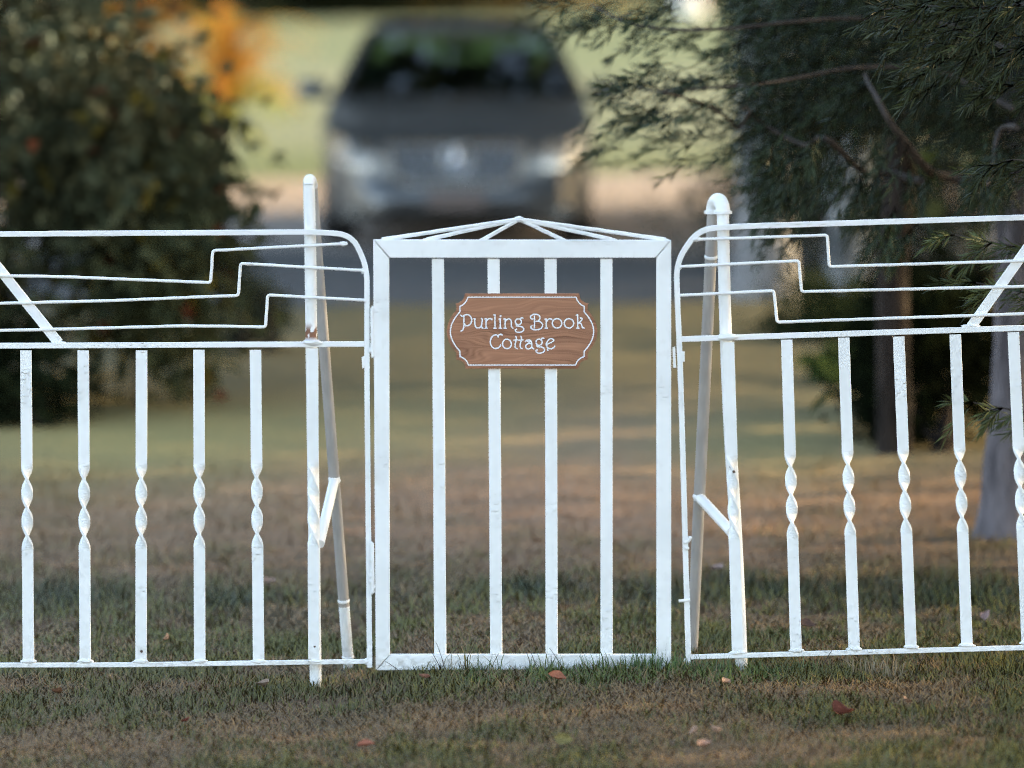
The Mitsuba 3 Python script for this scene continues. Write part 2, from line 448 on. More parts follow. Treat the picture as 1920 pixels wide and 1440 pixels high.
def tuft(label, spots, col, cat='grass tuft', lean=0.5, w=0.004, group=None):
    k = thing('grass_tuft', label, cat, group)
    x = np.array([s[0] for s in spots]); y = np.array([s[1] for s in spots]); h = np.array([s[2] for s in spots])
    c = np.tile(np.array(col), (len(x), 1)) * rng.uniform(0.7, 1.3, (len(x), 1))
    v, f, cc = blades(x, y, h, np.full(len(x), w), c, rng.uniform(0.05, lean, len(x)))
    scene[k] = mikit.ply((v, f), 'blade', smooth=False, color=cc)


def spots(cx, n, sx, h0, h1, y0=-0.10, y1=-0.03):
    return [(cx + float(np.clip(rng.normal(), -1.3, 1.3)) * sx, rng.uniform(y0, y1), rng.uniform(h0, h1)) for _ in range(n)]


X_ = lambda px: at(px, 1255, 0)[0]
tuft('thin dry blades leaning before the bottom left corner of the gate', spots(X_(850), 14, 0.03, 0.05, 0.12), (0.12, 0.11, 0.06), lean=0.9, w=0.0028)
tuft('small green grass tuft below the second gate bar', spots(X_(905), 26, 0.035, 0.04, 0.09), (0.09, 0.115, 0.05), lean=0.8)
tuft('green grass tuft at the foot of the gate below the third bar', spots(X_(1030), 34, 0.05, 0.03, 0.075), (0.085, 0.115, 0.05), lean=0.8)
tuft('bright green tuft overlapping the gate rail below the fourth bar', spots(X_(1140), 46, 0.05, 0.04, 0.08), (0.085, 0.125, 0.05), lean=0.7)
tuft('thick green tuft covering the bottom right corner of the gate', spots(X_(1225), 60, 0.045, 0.04, 0.09), (0.075, 0.125, 0.05), lean=0.7)
tuft('green tuft hiding the foot of the bent post right of the gate', spots(X_(1320), 90, 0.05, 0.03, 0.065), (0.08, 0.115, 0.05), lean=0.8)
tuft('pale straw coloured tuft below the right fence panel', spots(X_(1640), 110, 0.05, 0.03, 0.075, -0.15, 0.1), (0.21, 0.17, 0.11), lean=1.0)
tuft('green tuft with leaning blades below the first right fence bar', spots(X_(1500), 24, 0.03, 0.03, 0.07), (0.09, 0.115, 0.05), lean=0.9)
stalks = [((838, 1272), (790, 1190)), ((838, 1262), (818, 1205)), ((862, 1262), (902, 1183)), ((915, 1265), (935, 1225)), ((772, 1275), (722, 1240)),
          ((1010, 1262), (995, 1222)), ((1062, 1262), (1030, 1215)), ((1000, 1262), (985, 1218)), ((1540, 1245), (1580, 1195)), ((1716, 1260), (1735, 1225))]
names = ['dark stem leaning left at the gate corner', 'short upright brown stem below the first gate bar', 'long dark stem leaning right between the first two gate bars',
         'thin stem leaning right below the second gate bar', 'dark stem lying low left of the gate corner', 'short stem leaning left below the third gate bar',
         'stem leaning left before the third gate bar', 'thin upright stem close to the third gate bar', 'long pale stem leaning right under the right fence panel',
         'pale stem standing below the third right fence bar']
for ((x0, y0), (x1, y1)), nm in zip(stalks, names):
    a, b = at(x0, y0, -0.05), at(x1, y1, -0.06)
    a[2] -= 0.01
    m = (a + b) / 2 + np.array([0, 0, 0.006])
    k = thing('seed_stalk', nm, 'grass stalk', 'seed stalks along the fence')
    scene[k] = mikit.ply(tube(spline([a, m, b], 8), np.linspace(0.0013, 0.0007, 8), 5), 'twig_bark', smooth=60)

# fallen leaves on the lawn
LEAF = [((495, 1300), 0.055, (0.24, 0.17, 0.13), 'large curled grey brown leaf beside the left post'),
        ((1045, 1285), 0.045, (0.30, 0.11, 0.06), 'reddish orange leaf in front of the gate'),
        ((1360, 1292), 0.035, (0.32, 0.20, 0.14), 'pale tan leaf right of the gate below the bent post'),
        ((1575, 1352), 0.085, (0.16, 0.05, 0.035), 'long dark red leaf on the right foreground'),
        ((1305, 1388), 0.035, (0.34, 0.22, 0.16), 'left one of two pale leaves lying side by side'),
        ((1342, 1386), 0.035, (0.36, 0.24, 0.18), 'right one of two pale leaves lying side by side'),
        ((687, 1412), 0.040, (0.27, 0.10, 0.06), 'rust red leaf at the bottom edge of the lawn'),
        ((107, 1312), 0.035, (0.12, 0.06, 0.035), 'small dark brown leaf on the far left foreground'),
        ((350, 1366), 0.030, (0.20, 0.06, 0.05), 'small dull red leaf on the left foreground'),
        ((795, 1283), 0.030, (0.32, 0.16, 0.12), 'small pinkish leaf left of the gate corner'),
        ((1205, 1252), 0.032, (0.11, 0.055, 0.035), 'dark brown leaf stuck below the gate corner'),
        ((1700, 1330), 0.035, (0.26, 0.16, 0.11), 'tan leaf on the right foreground'),
        ((1320, 1412), 0.040, (0.30, 0.18, 0.13), 'light brown leaf at the bottom edge right of centre'),
        ((1512, 1185), 0.05, (0.10, 0.06, 0.05), 'dark curled leaf behind the right fence panel'),
        ((1850, 1172), 0.045, (0.30, 0.20, 0.18), 'pale leaf behind the far right fence bars'),
        ((315, 1212), 0.035, (0.30, 0.20, 0.16), 'pale leaf behind the left fence panel'),
        ((505, 1105), 0.055, (0.30, 0.23, 0.20), 'pale leaf on the lawn behind the left fence'),
        ((1345, 1080), 0.055, (0.34, 0.24, 0.22), 'pale pinkish leaf on the lawn behind the right post'),
        ((1060, 1405), 0.045, (0.20, 0.165, 0.06), 'yellowish leaf at the bottom edge near the middle')]


def fallen(c, L, col, seed):
    r = np.random.default_rng(seed)
    t = np.linspace(0, 1, 7)
    w = np.sin(np.pi * t ** 0.85) * 0.30 + 0.012
    a = r.uniform(0, 6.28)
    curl = r.uniform(0.25, 0.6)
    rows = []
    for k, (tt, ww) in enumerate(zip(t, w)):
        zc = curl * L * (tt - 0.5) ** 2 * 1.6
        for s in (-1, -0.5, 0, 0.5, 1):
            rows.append([(tt - 0.5) * L, s * ww * L, zc + abs(s) ** 1.5 * ww * L * 0.9 + L * 0.05 * r.normal() * 0.4])
    v = np.array(rows)
    R = trimesh.transformations.euler_matrix(r.normal() * 0.35 + 0.35, r.normal() * 0.25, a)[:3, :3]
    v = v @ R.T
    v = v - [0, 0, v[:, 2].min()] + c + [0, 0, 0.004]
    f = []
    for k in range(6):
        for s in range(4):
            p = k * 5 + s
            f += [[p, p + 1, p + 6], [p, p + 6, p + 5]]
    cc = np.array(col) * (0.8 + 0.4 * r.random((len(v), 1)))
    return (v, np.array(f)), cc


for n_, (pp, L, col, lab) in enumerate(LEAF):
    k = thing('fallen_leaf', lab, 'leaf', 'fallen leaves scattered over the lawn')
    c = on_ground(*pp) + np.array([0, 0, 0.012])
    m, cc = fallen(c, L * 1.15, col, 100 + n_)
    scene[k] = mikit.ply(m, 'dead_leaf', smooth=True, color=cc)

# ------------------------------------------------------------------ gate
XZ = lambda px, py, y=0.0: at(px, py, y)[[0, 2]]
P3 = lambda px, py, y=0.0: at(px, py, y)


def quad(pts, y0, y1, bevel=0.0016):
    return slab([XZ(*p, y0) for p in pts], y0, y1, bevel)


W = 'white_paint'
gate = thing('garden_gate', 'white painted metal gate with four flat bars and a low peaked top', 'gate')
FY0, FY1 = -0.014, 0.014
put('stile', quad([(699.5, 449), (729.5, 484), (731, 1227), (704.5, 1256.5)], FY0, FY1), W, gate, label='hinged side upright of the gate frame')
put('stile', quad([(1230.5, 484), (1258.5, 450), (1258.5, 1254), (1231, 1227)], FY0, FY1), W, gate, label='latch side upright of the gate frame')
put('top_rail', quad([(701.5, 449.5), (1257, 450.5), (1229, 483.5), (731, 483.5)], FY0, FY1), W, gate)
put('bottom_rail', quad([(731.5, 1228), (1230, 1228), (1257.5, 1255), (706, 1257)], FY0, FY1), W, gate)
for (a, b) in ((821, 825.5), (925.5, 930.5), (1032.5, 1034.5), (1137, 1137.5)):
    put('bar', quad([(a - 11.5, 485), (a + 11.5, 485), (b + 11.5, 1226.5), (b - 11.5, 1226.5)], -0.005, 0.006), W, gate)
APEX = P3(974, 411)
for (px, py) in ((716, 449), (800, 449), (906, 449), (1054, 449), (1148, 449), (1248, 449)):
    e = P3(px, py)
    pts = np.linspace(APEX, e, 30)
    pts = pts + 0.0012 * (meshkit.noise(pts * 90, 3) - 0.5)[:, None]
    put('gable_rod', sweep(pts, ring(0.0056, 10), depth_axis=(0, 1, 0)), W, gate)
welds = [blob(APEX, (0.013, 0.009, 0.008), 1)] + [blob(P3(px, 449), (0.011, 0.007, 0.004), px) for px in (800, 906, 1054, 1148)]
welds += [blob(P3(728, 450), (0.02, 0.008, 0.004), 9), blob(P3(1240, 450), (0.02, 0.008, 0.004), 19)]
for w_ in welds:
    put('weld', w_, W, gate, smooth=True)
for (y0, y1) in ((577, 668), (1018, 1112)):
    h = put('hinge', tube([P3(697.5, y0, -0.012), P3(698.5, (y0 + y1) / 2, -0.012), P3(699, y1, -0.012)], 0.0052, 12), W, gate)
    lump = [blob(P3(697.5 + 3 * rng.normal() * 0.6, y0 + (y1 - y0) * t, -0.013), (0.0045, 0.004, 0.008), int(t * 100), 1, 0.4) for t in np.linspace(0.02, 0.98, 10)]
    put('weld_bead', cat_mesh(lump), W, h, smooth=True, kind='stuff')

# ------------------------------------------------------------------ sign
sign = thing('house_sign', 'brown wooden house sign with white lettering hung on the gate bars', 'sign')
sc = lambda pts: np.array([[820 + x / 6.0, 530 + y / 6.0] for x, y in pts])


def arc(p, q, bulge, n=14):
    p, q = np.array(p, float), np.array(q, float)
    d = q - p
    nrm = np.array([d[1], -d[0]])
    return [tuple(p + d * t + nrm * bulge * 4 * t * (1 - t)) for t in np.linspace(0, 1, n)]


half = [(953, 125), (1595, 125)] + arc((1597, 130), (1703, 238), -0.20) + [(1695, 250), (1693, 312)] + arc((1693, 314), (1693, 790), 0.226, 30) + \
       [(1693, 800), (1693, 866)] + arc((1690, 868), (1590, 965), -0.20) + [(1587, 970), (953, 970)]
outline_px = half + [(1906 - x, y) for x, y in half[::-1]]
SY = -0.024
o = np.array([XZ(*p, SY) for p in sc(outline_px)])
plaque = sg.Polygon(o).buffer(0)
layers = [(0.0, 0.0), (0.007, 0.0), (0.0085, -0.002), (0.0095, -0.0045), (0.013, -0.006), (0.013, -0.0061)]


def ex(poly, y0, y1):
    """Extrudes polygons of the fence plane (x, z) from y1 (back) to y0 (front)."""
    out = []
    for g in getattr(poly, 'geoms', [poly]):
        if g.is_empty:
            continue
        m = trimesh.creation.extrude_polygon(g, y1 - y0, engine='earcut')
        v = np.asarray(m.vertices)
        out.append((np.stack([v[:, 0], y1 - v[:, 2], v[:, 1]], 1), np.asarray(m.faces)))
    v, f = cat_mesh(out)
    m = trimesh.Trimesh(v, f, process=False)
    return m if m.volume > 0 else trimesh.Trimesh(v, f[:, ::-1], process=False)


yb = -0.0052
put('board', cat_mesh([ex(plaque, yb - 0.009, yb), ex(plaque.buffer(-0.0018), yb - 0.0105, yb - 0.0089), ex(plaque.buffer(-0.0040), yb - 0.0115, yb - 0.0104),
                       ex(plaque.buffer(-0.0068), yb - 0.0122, yb - 0.0114)]), 'sign_wood', sign, smooth=30)
yf = yb - 0.0122
inner = plaque.buffer(-0.0098, join_style=2).simplify(0.0003)
put('border_line', ex(inner.buffer(0.0016).difference(inner.buffer(-0.0016)), yf - 0.0006, yf + 0.0004), 'sign_white', sign, smooth=False)


def circ(cx, cy, rx, ry=None, a0=0, a1=360, n=30):
    ry = ry or rx
    return [(cx + rx * math.cos(math.radians(a)), cy + ry * math.sin(math.radians(a))) for a in np.linspace(a0, a1, n)]


def curve(pts, n=40):
    from scipy.interpolate import CubicSpline
    p = np.array(pts, float)
    if len(p) == 2:
        return p
    s = np.concatenate([[0], np.cumsum(np.linalg.norm(np.diff(p, axis=0), axis=1))])
    return CubicSpline(s, p)(np.linspace(0, s[-1], n))


def gee(x, y, r):
    return [circ(x, y, r, r), curve([(x + r * .7, y - r * .75), (x + r * 1.1, y - r * 1.35), (x + r * 1.55, y - r * 1.2)]),
            curve([(x - r * .6, y + r * .8), (x - r * .75, y + r * 1.25), (x + r * .3, y + r * 1.5), (x + r * 1.5, y + r * 1.9), (x + r * 1.75, y + r * 2.7),
                   (x + r * .7, y + r * 3.45), (x - r * .6, y + r * 3.35), (x - r * 1.05, y + r * 2.8), (x - r * .55, y + r * 2.45)])]


WORDS = {
    'Purling': ([curve([(300, 372), (299, 430), (298, 490), (288, 530), (265, 545)]),
                 curve([(264, 368), (280, 380), (300, 372), (335, 360), (374, 384), (386, 432), (362, 476), (325, 487), (304, 466)]),
                 curve([(420, 408), (422, 470), (440, 506), (468, 510), (492, 488)]), [(410, 408), (424, 407)], curve([(496, 405), (496, 480), (500, 506), (514, 514)]),
                 [(548, 408), (548, 512)], [(532, 409), (550, 406)], [(536, 514), (562, 514)], curve([(549, 450), (564, 418), (588, 405), (610, 416)]),
                 [(648, 362), (648, 512)], [(634, 366), (650, 362)], [(634, 514), (662, 514)],
                 [(708, 410), (708, 512)], [(694, 412), (710, 409)], [(695, 514), (722, 514)],
                 [(763, 410), (763, 512)], [(748, 412), (765, 409)], [(750, 514), (778, 514)], curve([(764, 450), (784, 416), (812, 410), (832, 436), (834, 495), (850, 514)]),
                 *gee(912, 442, 34)], [(712, 378, 12), (612, 414, 11), (305, 466, 10)]),
    'Brook': ([[(1093, 378), (1093, 512)],
               curve([(1075, 408), (1056, 408), (1048, 386), (1072, 362), (1112, 357), (1148, 374), (1154, 404), (1132, 432), (1108, 438)]),
               curve([(1130, 436), (1170, 452), (1184, 486), (1162, 520), (1110, 532), (1064, 522), (1050, 500), (1066, 488)]),
               [(1225, 410), (1225, 512)], [(1210, 412), (1227, 409)], [(1212, 514), (1240, 514)], curve([(1226, 452), (1244, 418), (1268, 407), (1286, 418)]),
               circ(1347, 459, 53, 53), circ(1481, 459, 53, 53),
               [(1578, 362), (1580, 512)], [(1564, 366), (1580, 362)], [(1566, 514), (1594, 514)], curve([(1580, 464), (1612, 436), (1630, 408), (1612, 398)]),
               curve([(1592, 456), (1622, 474), (1634, 506), (1654, 512)])], [(1286, 417, 11), (1612, 399, 10)]),
    'Cottage': ([curve([(684, 612), (668, 590), (632, 596), (600, 640), (598, 690), (625, 732), (664, 742), (700, 724), (712, 700)]),
                 curve([(684, 614), (692, 592), (710, 582), (728, 592)]), circ(783, 691, 50, 53),
                 curve([(882, 606), (881, 670), (881, 735), (898, 744)]), [(862, 649), (906, 645)],
                 curve([(940, 606), (939, 670), (939, 735), (956, 744)]), [(920, 649), (966, 645)],
                 curve([(992, 664), (1012, 648), (1044, 650), (1062, 684), (1066, 730), (1084, 746)]),
                 curve([(1062, 694), (1022, 688), (994, 712), (1004, 742), (1040, 744), (1064, 720)]), curve([(1010, 652), (1026, 668), (1048, 664)]),
                 *gee(1145, 672, 35), curve([(1232, 702), (1270, 680), (1310, 646), (1286, 632), (1246, 652), (1226, 696), (1246, 736), (1286, 744), (1322, 714)]),
                 [(1240, 745), (1242, 762)]], [(728, 590, 9), (1242, 763, 10)]),
}
for word, (strokes, dots) in WORDS.items():
    shapes = []
    for s in strokes:
        q_ = np.array([XZ(*p, SY) for p in sc(s)])
        shapes.append(sg.LineString(q_).buffer(0.00175, cap_style=1))
    for cx, cy, r in dots:
        c = XZ(*sc([(cx, cy)])[0], SY)
        shapes.append(sg.Point(c).buffer(r / 6 / 700))
    import shapely
    u = shapely.union_all(shapes).simplify(0.00015)
    put('lettering', ex(u, yf - 0.0007, yf + 0.0005), 'sign_white', sign, smooth=False, label=f'white word {word} in ornate letters')
for (px, py) in ((926, 560), (1033, 560), (927, 686), (1033, 686)):
    c = P3(px, py)
    put('bracket', hull([(c[0] + a * 0.010, y, c[2] + b * 0.006) for a in (-1, 1) for b in (-1, 1) for y in (yb + 0.0002, 0.0075)]), W, sign)

# ------------------------------------------------------------------ fence panels
HY = 0.0        # panels stand in the gate's plane


def planar(points, w, t, y=0.0, r=0.02, step=0.012, jitter=0.0006):
    path = rounded([P3(px, py, y) for px, py in points], r, step)
    path = path + jitter * (meshkit.noise(path * 60, 2) - 0.5)[:, None] * np.array([1, 0, 1])
    return sweep(path, flat(w, t), depth_axis=(0, 1, 0))


def rod(points, r=0.0042, y=-0.004, corner=0.008):
    path = rounded([P3(px, py, y) for px, py in points], corner, 0.01)
    path = path + 0.0008 * (meshkit.noise(path * 40, 4) - 0.5)[:, None] * np.array([1, 0, 1])
    return sweep(path, ring(r, 10), depth_axis=(0, 1, 0))


def twisted(x0, y0, x1, y1, w=21.5, turn=(0.352, 0.648)):
    a, b = P3(x0, y0), P3(x1, y1)
    s = np.concatenate([np.linspace(0, turn[0], 14, endpoint=False), np.linspace(turn[0], turn[1], 130, endpoint=False), np.linspace(turn[1], 1, 14)])
    path = a + (b - a) * s[:, None]
    u = np.clip((s - turn[0]) / (turn[1] - turn[0]), 0, 1)
    e = 0.08
    u = np.where(u < e, u * u / (2 * e), np.where(u > 1 - e, (1 - e) - (1 - u) ** 2 / (2 * e), u - e / 2)) / (1 - e)
    return sweep(path, flat(w / 700.0, 0.0085, 0.0007), depth_axis=(0, 1, 0), twist=-3 * np.pi * u)


left = thing('garden_fence', 'white metal fence of twisted bars and stepped rods left of the gate', 'fence')
put('top_rail', planar([(-330, 441), (595, 435), (660, 440), (688, 500), (688, 700), (693, 1251)], 0.0145, 0.014, r=0.11), W, left, label='top rail curving down into the end upright')
put('middle_rail', planar([(-330, 650), (683, 645)], 0.0150, 0.013), W, left)
put('bottom_rail', planar([(-330, 1248), (240, 1246.5), (688, 1240)], 0.0125, 0.012), W, left)
put('stepped_rod', rod([(-330, 511), (120, 519), (395, 530), (399, 470), (644, 457)]), W, left)
put('stepped_rod', rod([(-330, 577), (200, 564), (447, 554), (451, 494), (680, 507)]), W, left)
put('stepped_rod', rod([(-330, 628), (120, 617), (345, 611), (498, 613), (502, 553), (685, 563)]), W, left)
put('diagonal_brace', planar([(-52, 441), (110, 643)], 0.027, 0.008, y=0.004), W, left)
LB = [(-60, 650, -60, 1247), (-275, 650, -272, 1247), (-167, 650, -166, 1247), (-60, 650, -57, 1246), (48.5, 657, 53.5, 1242), (156, 657, 160, 1242), (265.5, 657, 264.5, 1240), (373, 656, 374.5, 1238), (479, 656, 485, 1237), (586, 653, 588.5, 1236)]
for b in LB[1:]:
    put('twisted_bar', twisted(*b), W, left)
wl = [blob(P3(b[2], 1240, -0.002), (0.022, 0.008, 0.006), int(b[0]) + 70, 2, 0.25) for b in LB[1:]]
wl += [blob(P3(585, 642, -0.003), (0.026, 0.014, 0.010), 3, 2, 0.3), blob(P3(112, 644, 0), (0.022, 0.007, 0.006), 5), blob(P3(644, 457, -0.003), (0.012, 0.007, 0.006), 6),
       blob(P3(681, 508, -0.003), (0.006, 0.006, 0.008), 7), blob(P3(688, 1240, 0), (0.010, 0.008, 0.009), 8)]
for w_ in wl:
    put('weld', w_, W, left, smooth=True)
put('hinge_tab', quad([(678, 670), (683, 668), (684, 688), (679, 692)], -0.008, 0.004, 0.0008), W, left)

right = thing('garden_fence', 'white metal fence right of the gate, its twisted bars leaning outwards', 'fence')
put('top_rail', planar([(2250, 397), (1375, 425), (1310, 430), (1268, 490), (1270, 560), (1276, 700), (1291, 1241)], 0.0150, 0.014, r=0.11), W, right,
    label='top rail curving down into the end upright')
put('middle_rail', planar([(2250, 604), (1272, 636)], 0.0150, 0.013), W, right)
put('bottom_rail', planar([(2250, 1205), (1286, 1232)], 0.0130, 0.012), W, right)
put('stepped_rod', rod([(1306, 449), (1551, 441), (1555, 500), (2250, 479)]), W, right)
put('stepped_rod', rod([(1273, 500), (1498, 489), (1503, 547), (2250, 529)]), W, right)
put('stepped_rod', rod([(1273, 554), (1451, 545), (1457, 604), (2250, 577)]), W, right)
put('diagonal_brace', planar([(1970, 404), (1820, 614)], 0.027, 0.008, y=0.004), W, right)
RB = [(1366, 641, 1383, 1222), (1475, 637, 1492.5, 1218), (1582, 633, 1601.5, 1215), (1685, 631, 1708, 1211), (1791, 627, 1813, 1208), (1900, 623, 1926, 1204), (2006, 619, 2033, 1202), (2112, 615, 2140, 1200)]
for b in RB:
    put('twisted_bar', twisted(*b), W, right)
wr = [blob(P3(b[2], b[3] + 2, -0.002), (0.022, 0.008, 0.006), int(b[0]), 2, 0.25) for b in RB]
wr += [blob(P3(1366, 632, -0.003), (0.028, 0.014, 0.010), 31, 2, 0.35), blob(P3(1820, 612, 0), (0.026, 0.007, 0.006), 32), blob(P3(1306, 449, -0.003), (0.013, 0.007, 0.007), 33, 2, 0.4),
       blob(P3(1275, 501, -0.003), (0.006, 0.006, 0.007), 34), blob(P3(1290, 1240, 0), (0.011, 0.008, 0.010), 35)]
for w_ in wr:
    put('weld', w_, W, right, smooth=True)
lt = put('latch', quad([(1276, 660), (1284, 659), (1284, 678), (1277, 679)], -0.010, 0.006, 0.001), W, right)
put('latch_plate', quad([(1261, 652), (1266, 650), (1268, 690), (1262, 690)], -0.006, 0.004, 0.0008), W, lt)
put('hook', cat_mesh([tube(spline([P3(1283, 1017, -0.006), P3(1289, 1016, -0.010), P3(1294, 1008, -0.012)], 10), 0.0045, 8), blob(P3(1294, 1008, -0.012), (0.005,) * 3, 41),
                      blob(P3(1288, 1028, -0.010), (0.006,) * 3, 42)]), W, right, smooth=True)
put('hook', cat_mesh([tube([P3(1273, 1127, -0.004), P3(1284, 1126, -0.006), P3(1294, 1124, -0.006)], 0.0045, 8)]), W, right, smooth=True)

# ------------------------------------------------------------------ bent pipe posts with back legs
PY = 0.030


def post(label, front_pts, leg, leg_end, r, rl, strut, elbow, cols, paint_from):
    k = thing('fence_post', label, 'fence post')
    f = [P3(*p, PY) for p in front_pts]
    top, lt_ = f[-1], P3(*leg[0], PY + 0.07)
    bottom = leg_end
    apex1, apex2 = top + np.array([0, 0, 0.012]), lt_ + np.array([0, 0, 0.010])
    put('pipe', tube(spline(f[::1], 60), r, 20), W, k, smooth=60)
    if elbow:
        pth = []
        c0, c1 = top, lt_
        for a in np.linspace(0, np.pi, 22):
            pth.append(c0 * (1 + np.cos(a)) / 2 + c1 * (1 - np.cos(a)) / 2 + np.array([0, 0, 0.030 * np.sin(a)]))
        put('elbow', tube(pth, r * 1.17, 20), W, k, smooth=60)
        for c in (c0, c1):
            put('collar', tube([c - [0, 0, 0.008], c - [0, 0, 0.007], c + [0, 0, 0.001], c + [0, 0, 0.002]], np.array([1.22, 1.5, 1.5, 1.22]) * r, 20), W, k, smooth=40)
    else:
        pth = [top * (1 + np.cos(a)) / 2 + lt_ * (1 - np.cos(a)) / 2 + np.array([0, 0, 0.016 * np.sin(a)]) for a in np.linspace(0, np.pi, 22)]
        put('bend', tube(pth, r * 0.99, 20), W, k, smooth=60)
    g = np.linspace(lt_, bottom, 60)
    cut = int(60 * paint_from)
    put('back_leg', tube(g[:cut + 1], rl, 18), 'galvanised_pipe', k, smooth=60, label='bare grey back leg')
    if cut < 58:
        put('painted_foot', tube(g[cut:], rl * 1.01, 18), W, k, smooth=60)
    for t in cols:
        c = lt_ + (bottom - lt_) * t
        d = (bottom - lt_) / np.linalg.norm(bottom - lt_)
        put('joint_ring', tube([c - d * 0.005, c - d * 0.003, c + d * 0.003, c + d * 0.005], np.array([1.0, 1.12, 1.12, 1.0]) * rl, 18), W, k, smooth=50)
    t = strut[1]
    e = lt_ + (bottom - lt_) * t
    s0 = P3(*strut[0], PY - 0.004)
    put('strut', cat_mesh([tube([s0, (s0 + e) / 2, e], rl * 0.92, 16), blob(e, (rl * 1.15,) * 3, 5, 2, 0.12)]), W, k, smooth=60)
    return k


def leg_end(px, py, y):
    return P3(px, py, y)


post('rust stained white pipe post with sloping back leg left of the gate', [(592, 1300), (590, 1100), (586, 800), (583.5, 620), (582, 480), (579, 346)], [(585, 352)],
     leg_end(657, 1292, 0.42), 0.0160, 0.0150, [(599, 1020), 0.575], False, [0.82, 0.935], 0.82)
post('leaning white pipe post topped by an elbow fitting right of the gate', [(1391, 1262), (1380, 1000), (1368, 800), (1360, 600), (1357, 480), (1355.5, 396)], [(1337, 396)],
     leg_end(1297, 1232, 0.42), 0.0165, 0.0160, [(1372, 998), 0.635], True, [0.10], 1.0)


# ------------------------------------------------------------------ car
CX, CY = -0.36, 21.3
CZ = -0.075
car = thing('parked_car', 'silver grey sedan facing the gate from the driveway in the shade', 'car')


def cs(poly):
    p = np.asarray(sg.polygon.orient(sg.Polygon(poly)).exterior.coords)[:-1]
    return m3.CrossSection([p])


def side(poly, hw):                                   # (y, z) outline extruded across the car
    m = m3.Manifold.extrude(cs(poly), 2 * hw)
    return m.transform(np.array([[0, 0, 1, -hw], [1, 0, 0, 0], [0, 1, 0, 0]], float))


def front_(poly, y0, y1):                             # (x, z) outline extruded along the car
    m = m3.Manifold.extrude(cs(poly), y1 - y0)
    return m.transform(np.array([[1, 0, 0, 0], [0, 0, -1, y1], [0, 1, 0, 0]], float))


def plan(poly, z0, z1):
    return m3.Manifold.extrude(cs(poly), z1 - z0).translate([0, 0, z0])


def mir(p):
    return p + [(-x, y) for x, y in p[::-1]]


def smooth_poly(p, n=160, it=6):
    ls = sg.Polygon(p)
    return np.array(ls.buffer(-0.05).buffer(0.09).buffer(-0.04).simplify(0.002).exterior.coords)[:-1]


def mani_mesh(m):
    q_ = m.to_mesh()
    return np.array(q_.vert_properties[:, :3]) + [CX, CY, CZ], np.array(q_.tri_verts)


prof = smooth_poly([(0.06, 0.19), (-0.05, 0.25), (-0.075, 0.35), (-0.04, 0.42), (0.02, 0.47), (0.03, 0.62), (0.10, 0.72), (0.45, 0.82), (1.10, 0.91), (1.45, 0.96), (3.60, 1.00), (4.40, 1.01), (4.60, 0.92), (4.64, 0.5), (4.55, 0.22)])
top_ = smooth_poly(mir([(0.0, -0.10), (0.42, -0.075), (0.68, 0.03), (0.84, 0.28), (0.905, 0.75), (0.915, 2.4), (0.90, 3.9), (0.80, 4.5), (0.5, 4.64), (0.0, 4.66)]))
frt = smooth_poly(mir([(0.0, 0.19), (0.84, 0.20), (0.90, 0.42), (0.915, 0.62), (0.90, 0.78), (0.85, 0.95), (0.70, 1.05), (0.0, 1.06)]))
body = side(prof, 1.2) ^ plan(top_, 0, 2) ^ front_(frt, -1, 6)
for wy in (0.84, 3.62):
    arch = m3.Manifold.cylinder(3, 0.355, 0.355, 48).rotate([0, 90, 0]).translate([-1.5, wy, 0.31])
    body = body - (arch ^ (m3.Manifold.cube([0.28, 6, 2]).translate([0.66, -1, 0]) + m3.Manifold.cube([0.28, 6, 2]).translate([-0.94, -1, 0])))
# recesses: grille, intakes, lamps, cabin hollow
grille_poly = [(-0.46, 0.70), (0.46, 0.70), (0.40, 0.47), (0.30, 0.43), (-0.30, 0.43), (-0.40, 0.47)]
body = body - front_(grille_poly, -0.5, 0.16)
body = body - front_([(-0.42, 0.265), (0.42, 0.265), (0.36, 0.20), (-0.36, 0.20)], -0.5, 0.14)
for s in (-1, 1):
    body = body - front_([(s * 0.52, 0.275), (s * 0.80, 0.30), (s * 0.80, 0.22), (s * 0.55, 0.205)][::s], -0.5, 0.16)
lampp = [(0.53, 0.665), (0.62, 0.705), (0.84, 0.745), (0.83, 0.60), (0.70, 0.54), (0.56, 0.53)]
for s in (-1, 1):
    body = body - front_([(s * x, z) for x, z in lampp][::s], -0.5, 0.36)
cabin_o = side([(1.32, 0.90), (2.12, 1.375), (2.35, 1.43), (2.80, 1.455), (3.25, 1.42), (3.45, 1.36), (4.05, 0.98), (4.05, 0.90)], 1.2) ^ \
    front_(smooth_poly(mir([(0.0, 0.85), (0.87, 0.85), (0.85, 0.97), (0.66, 1.36), (0.58, 1.435), (0.30, 1.462), (0.0, 1.465)])), 0, 6)
cabin_i = side([(1.44, 0.50), (1.44, 0.92), (2.16, 1.335), (2.80, 1.405), (3.22, 1.37), (3.40, 1.32), (3.90, 1.0), (3.90, 0.95), (3.4, 0.5)], 1.2) ^ \
    front_(mir([(0.0, 0.45), (0.78, 0.45), (0.80, 0.95), (0.62, 1.34), (0.54, 1.395), (0.0, 1.41)]), 0, 6)
body = body - cabin_i
shell = cabin_o - cabin_i - (side([(0, 0.5), (6, 0.5), (6, 0.955), (0, 0.955)], 1.2))
wind = front_(mir([(0.0, 0.965), (0.775, 0.965), (0.595, 1.365), (0.0, 1.385)]), 1.1, 2.3)
rear = front_(mir([(0.0, 1.03), (0.70, 1.03), (0.56, 1.345), (0.0, 1.36)]), 3.28, 4.2)
sidew = side([(1.75, 0.985), (2.22, 1.33), (2.78, 1.375), (2.74, 0.995)], 1.2) + side([(2.82, 0.995), (2.86, 1.375), (3.20, 1.345), (3.70, 1.02)], 1.2)
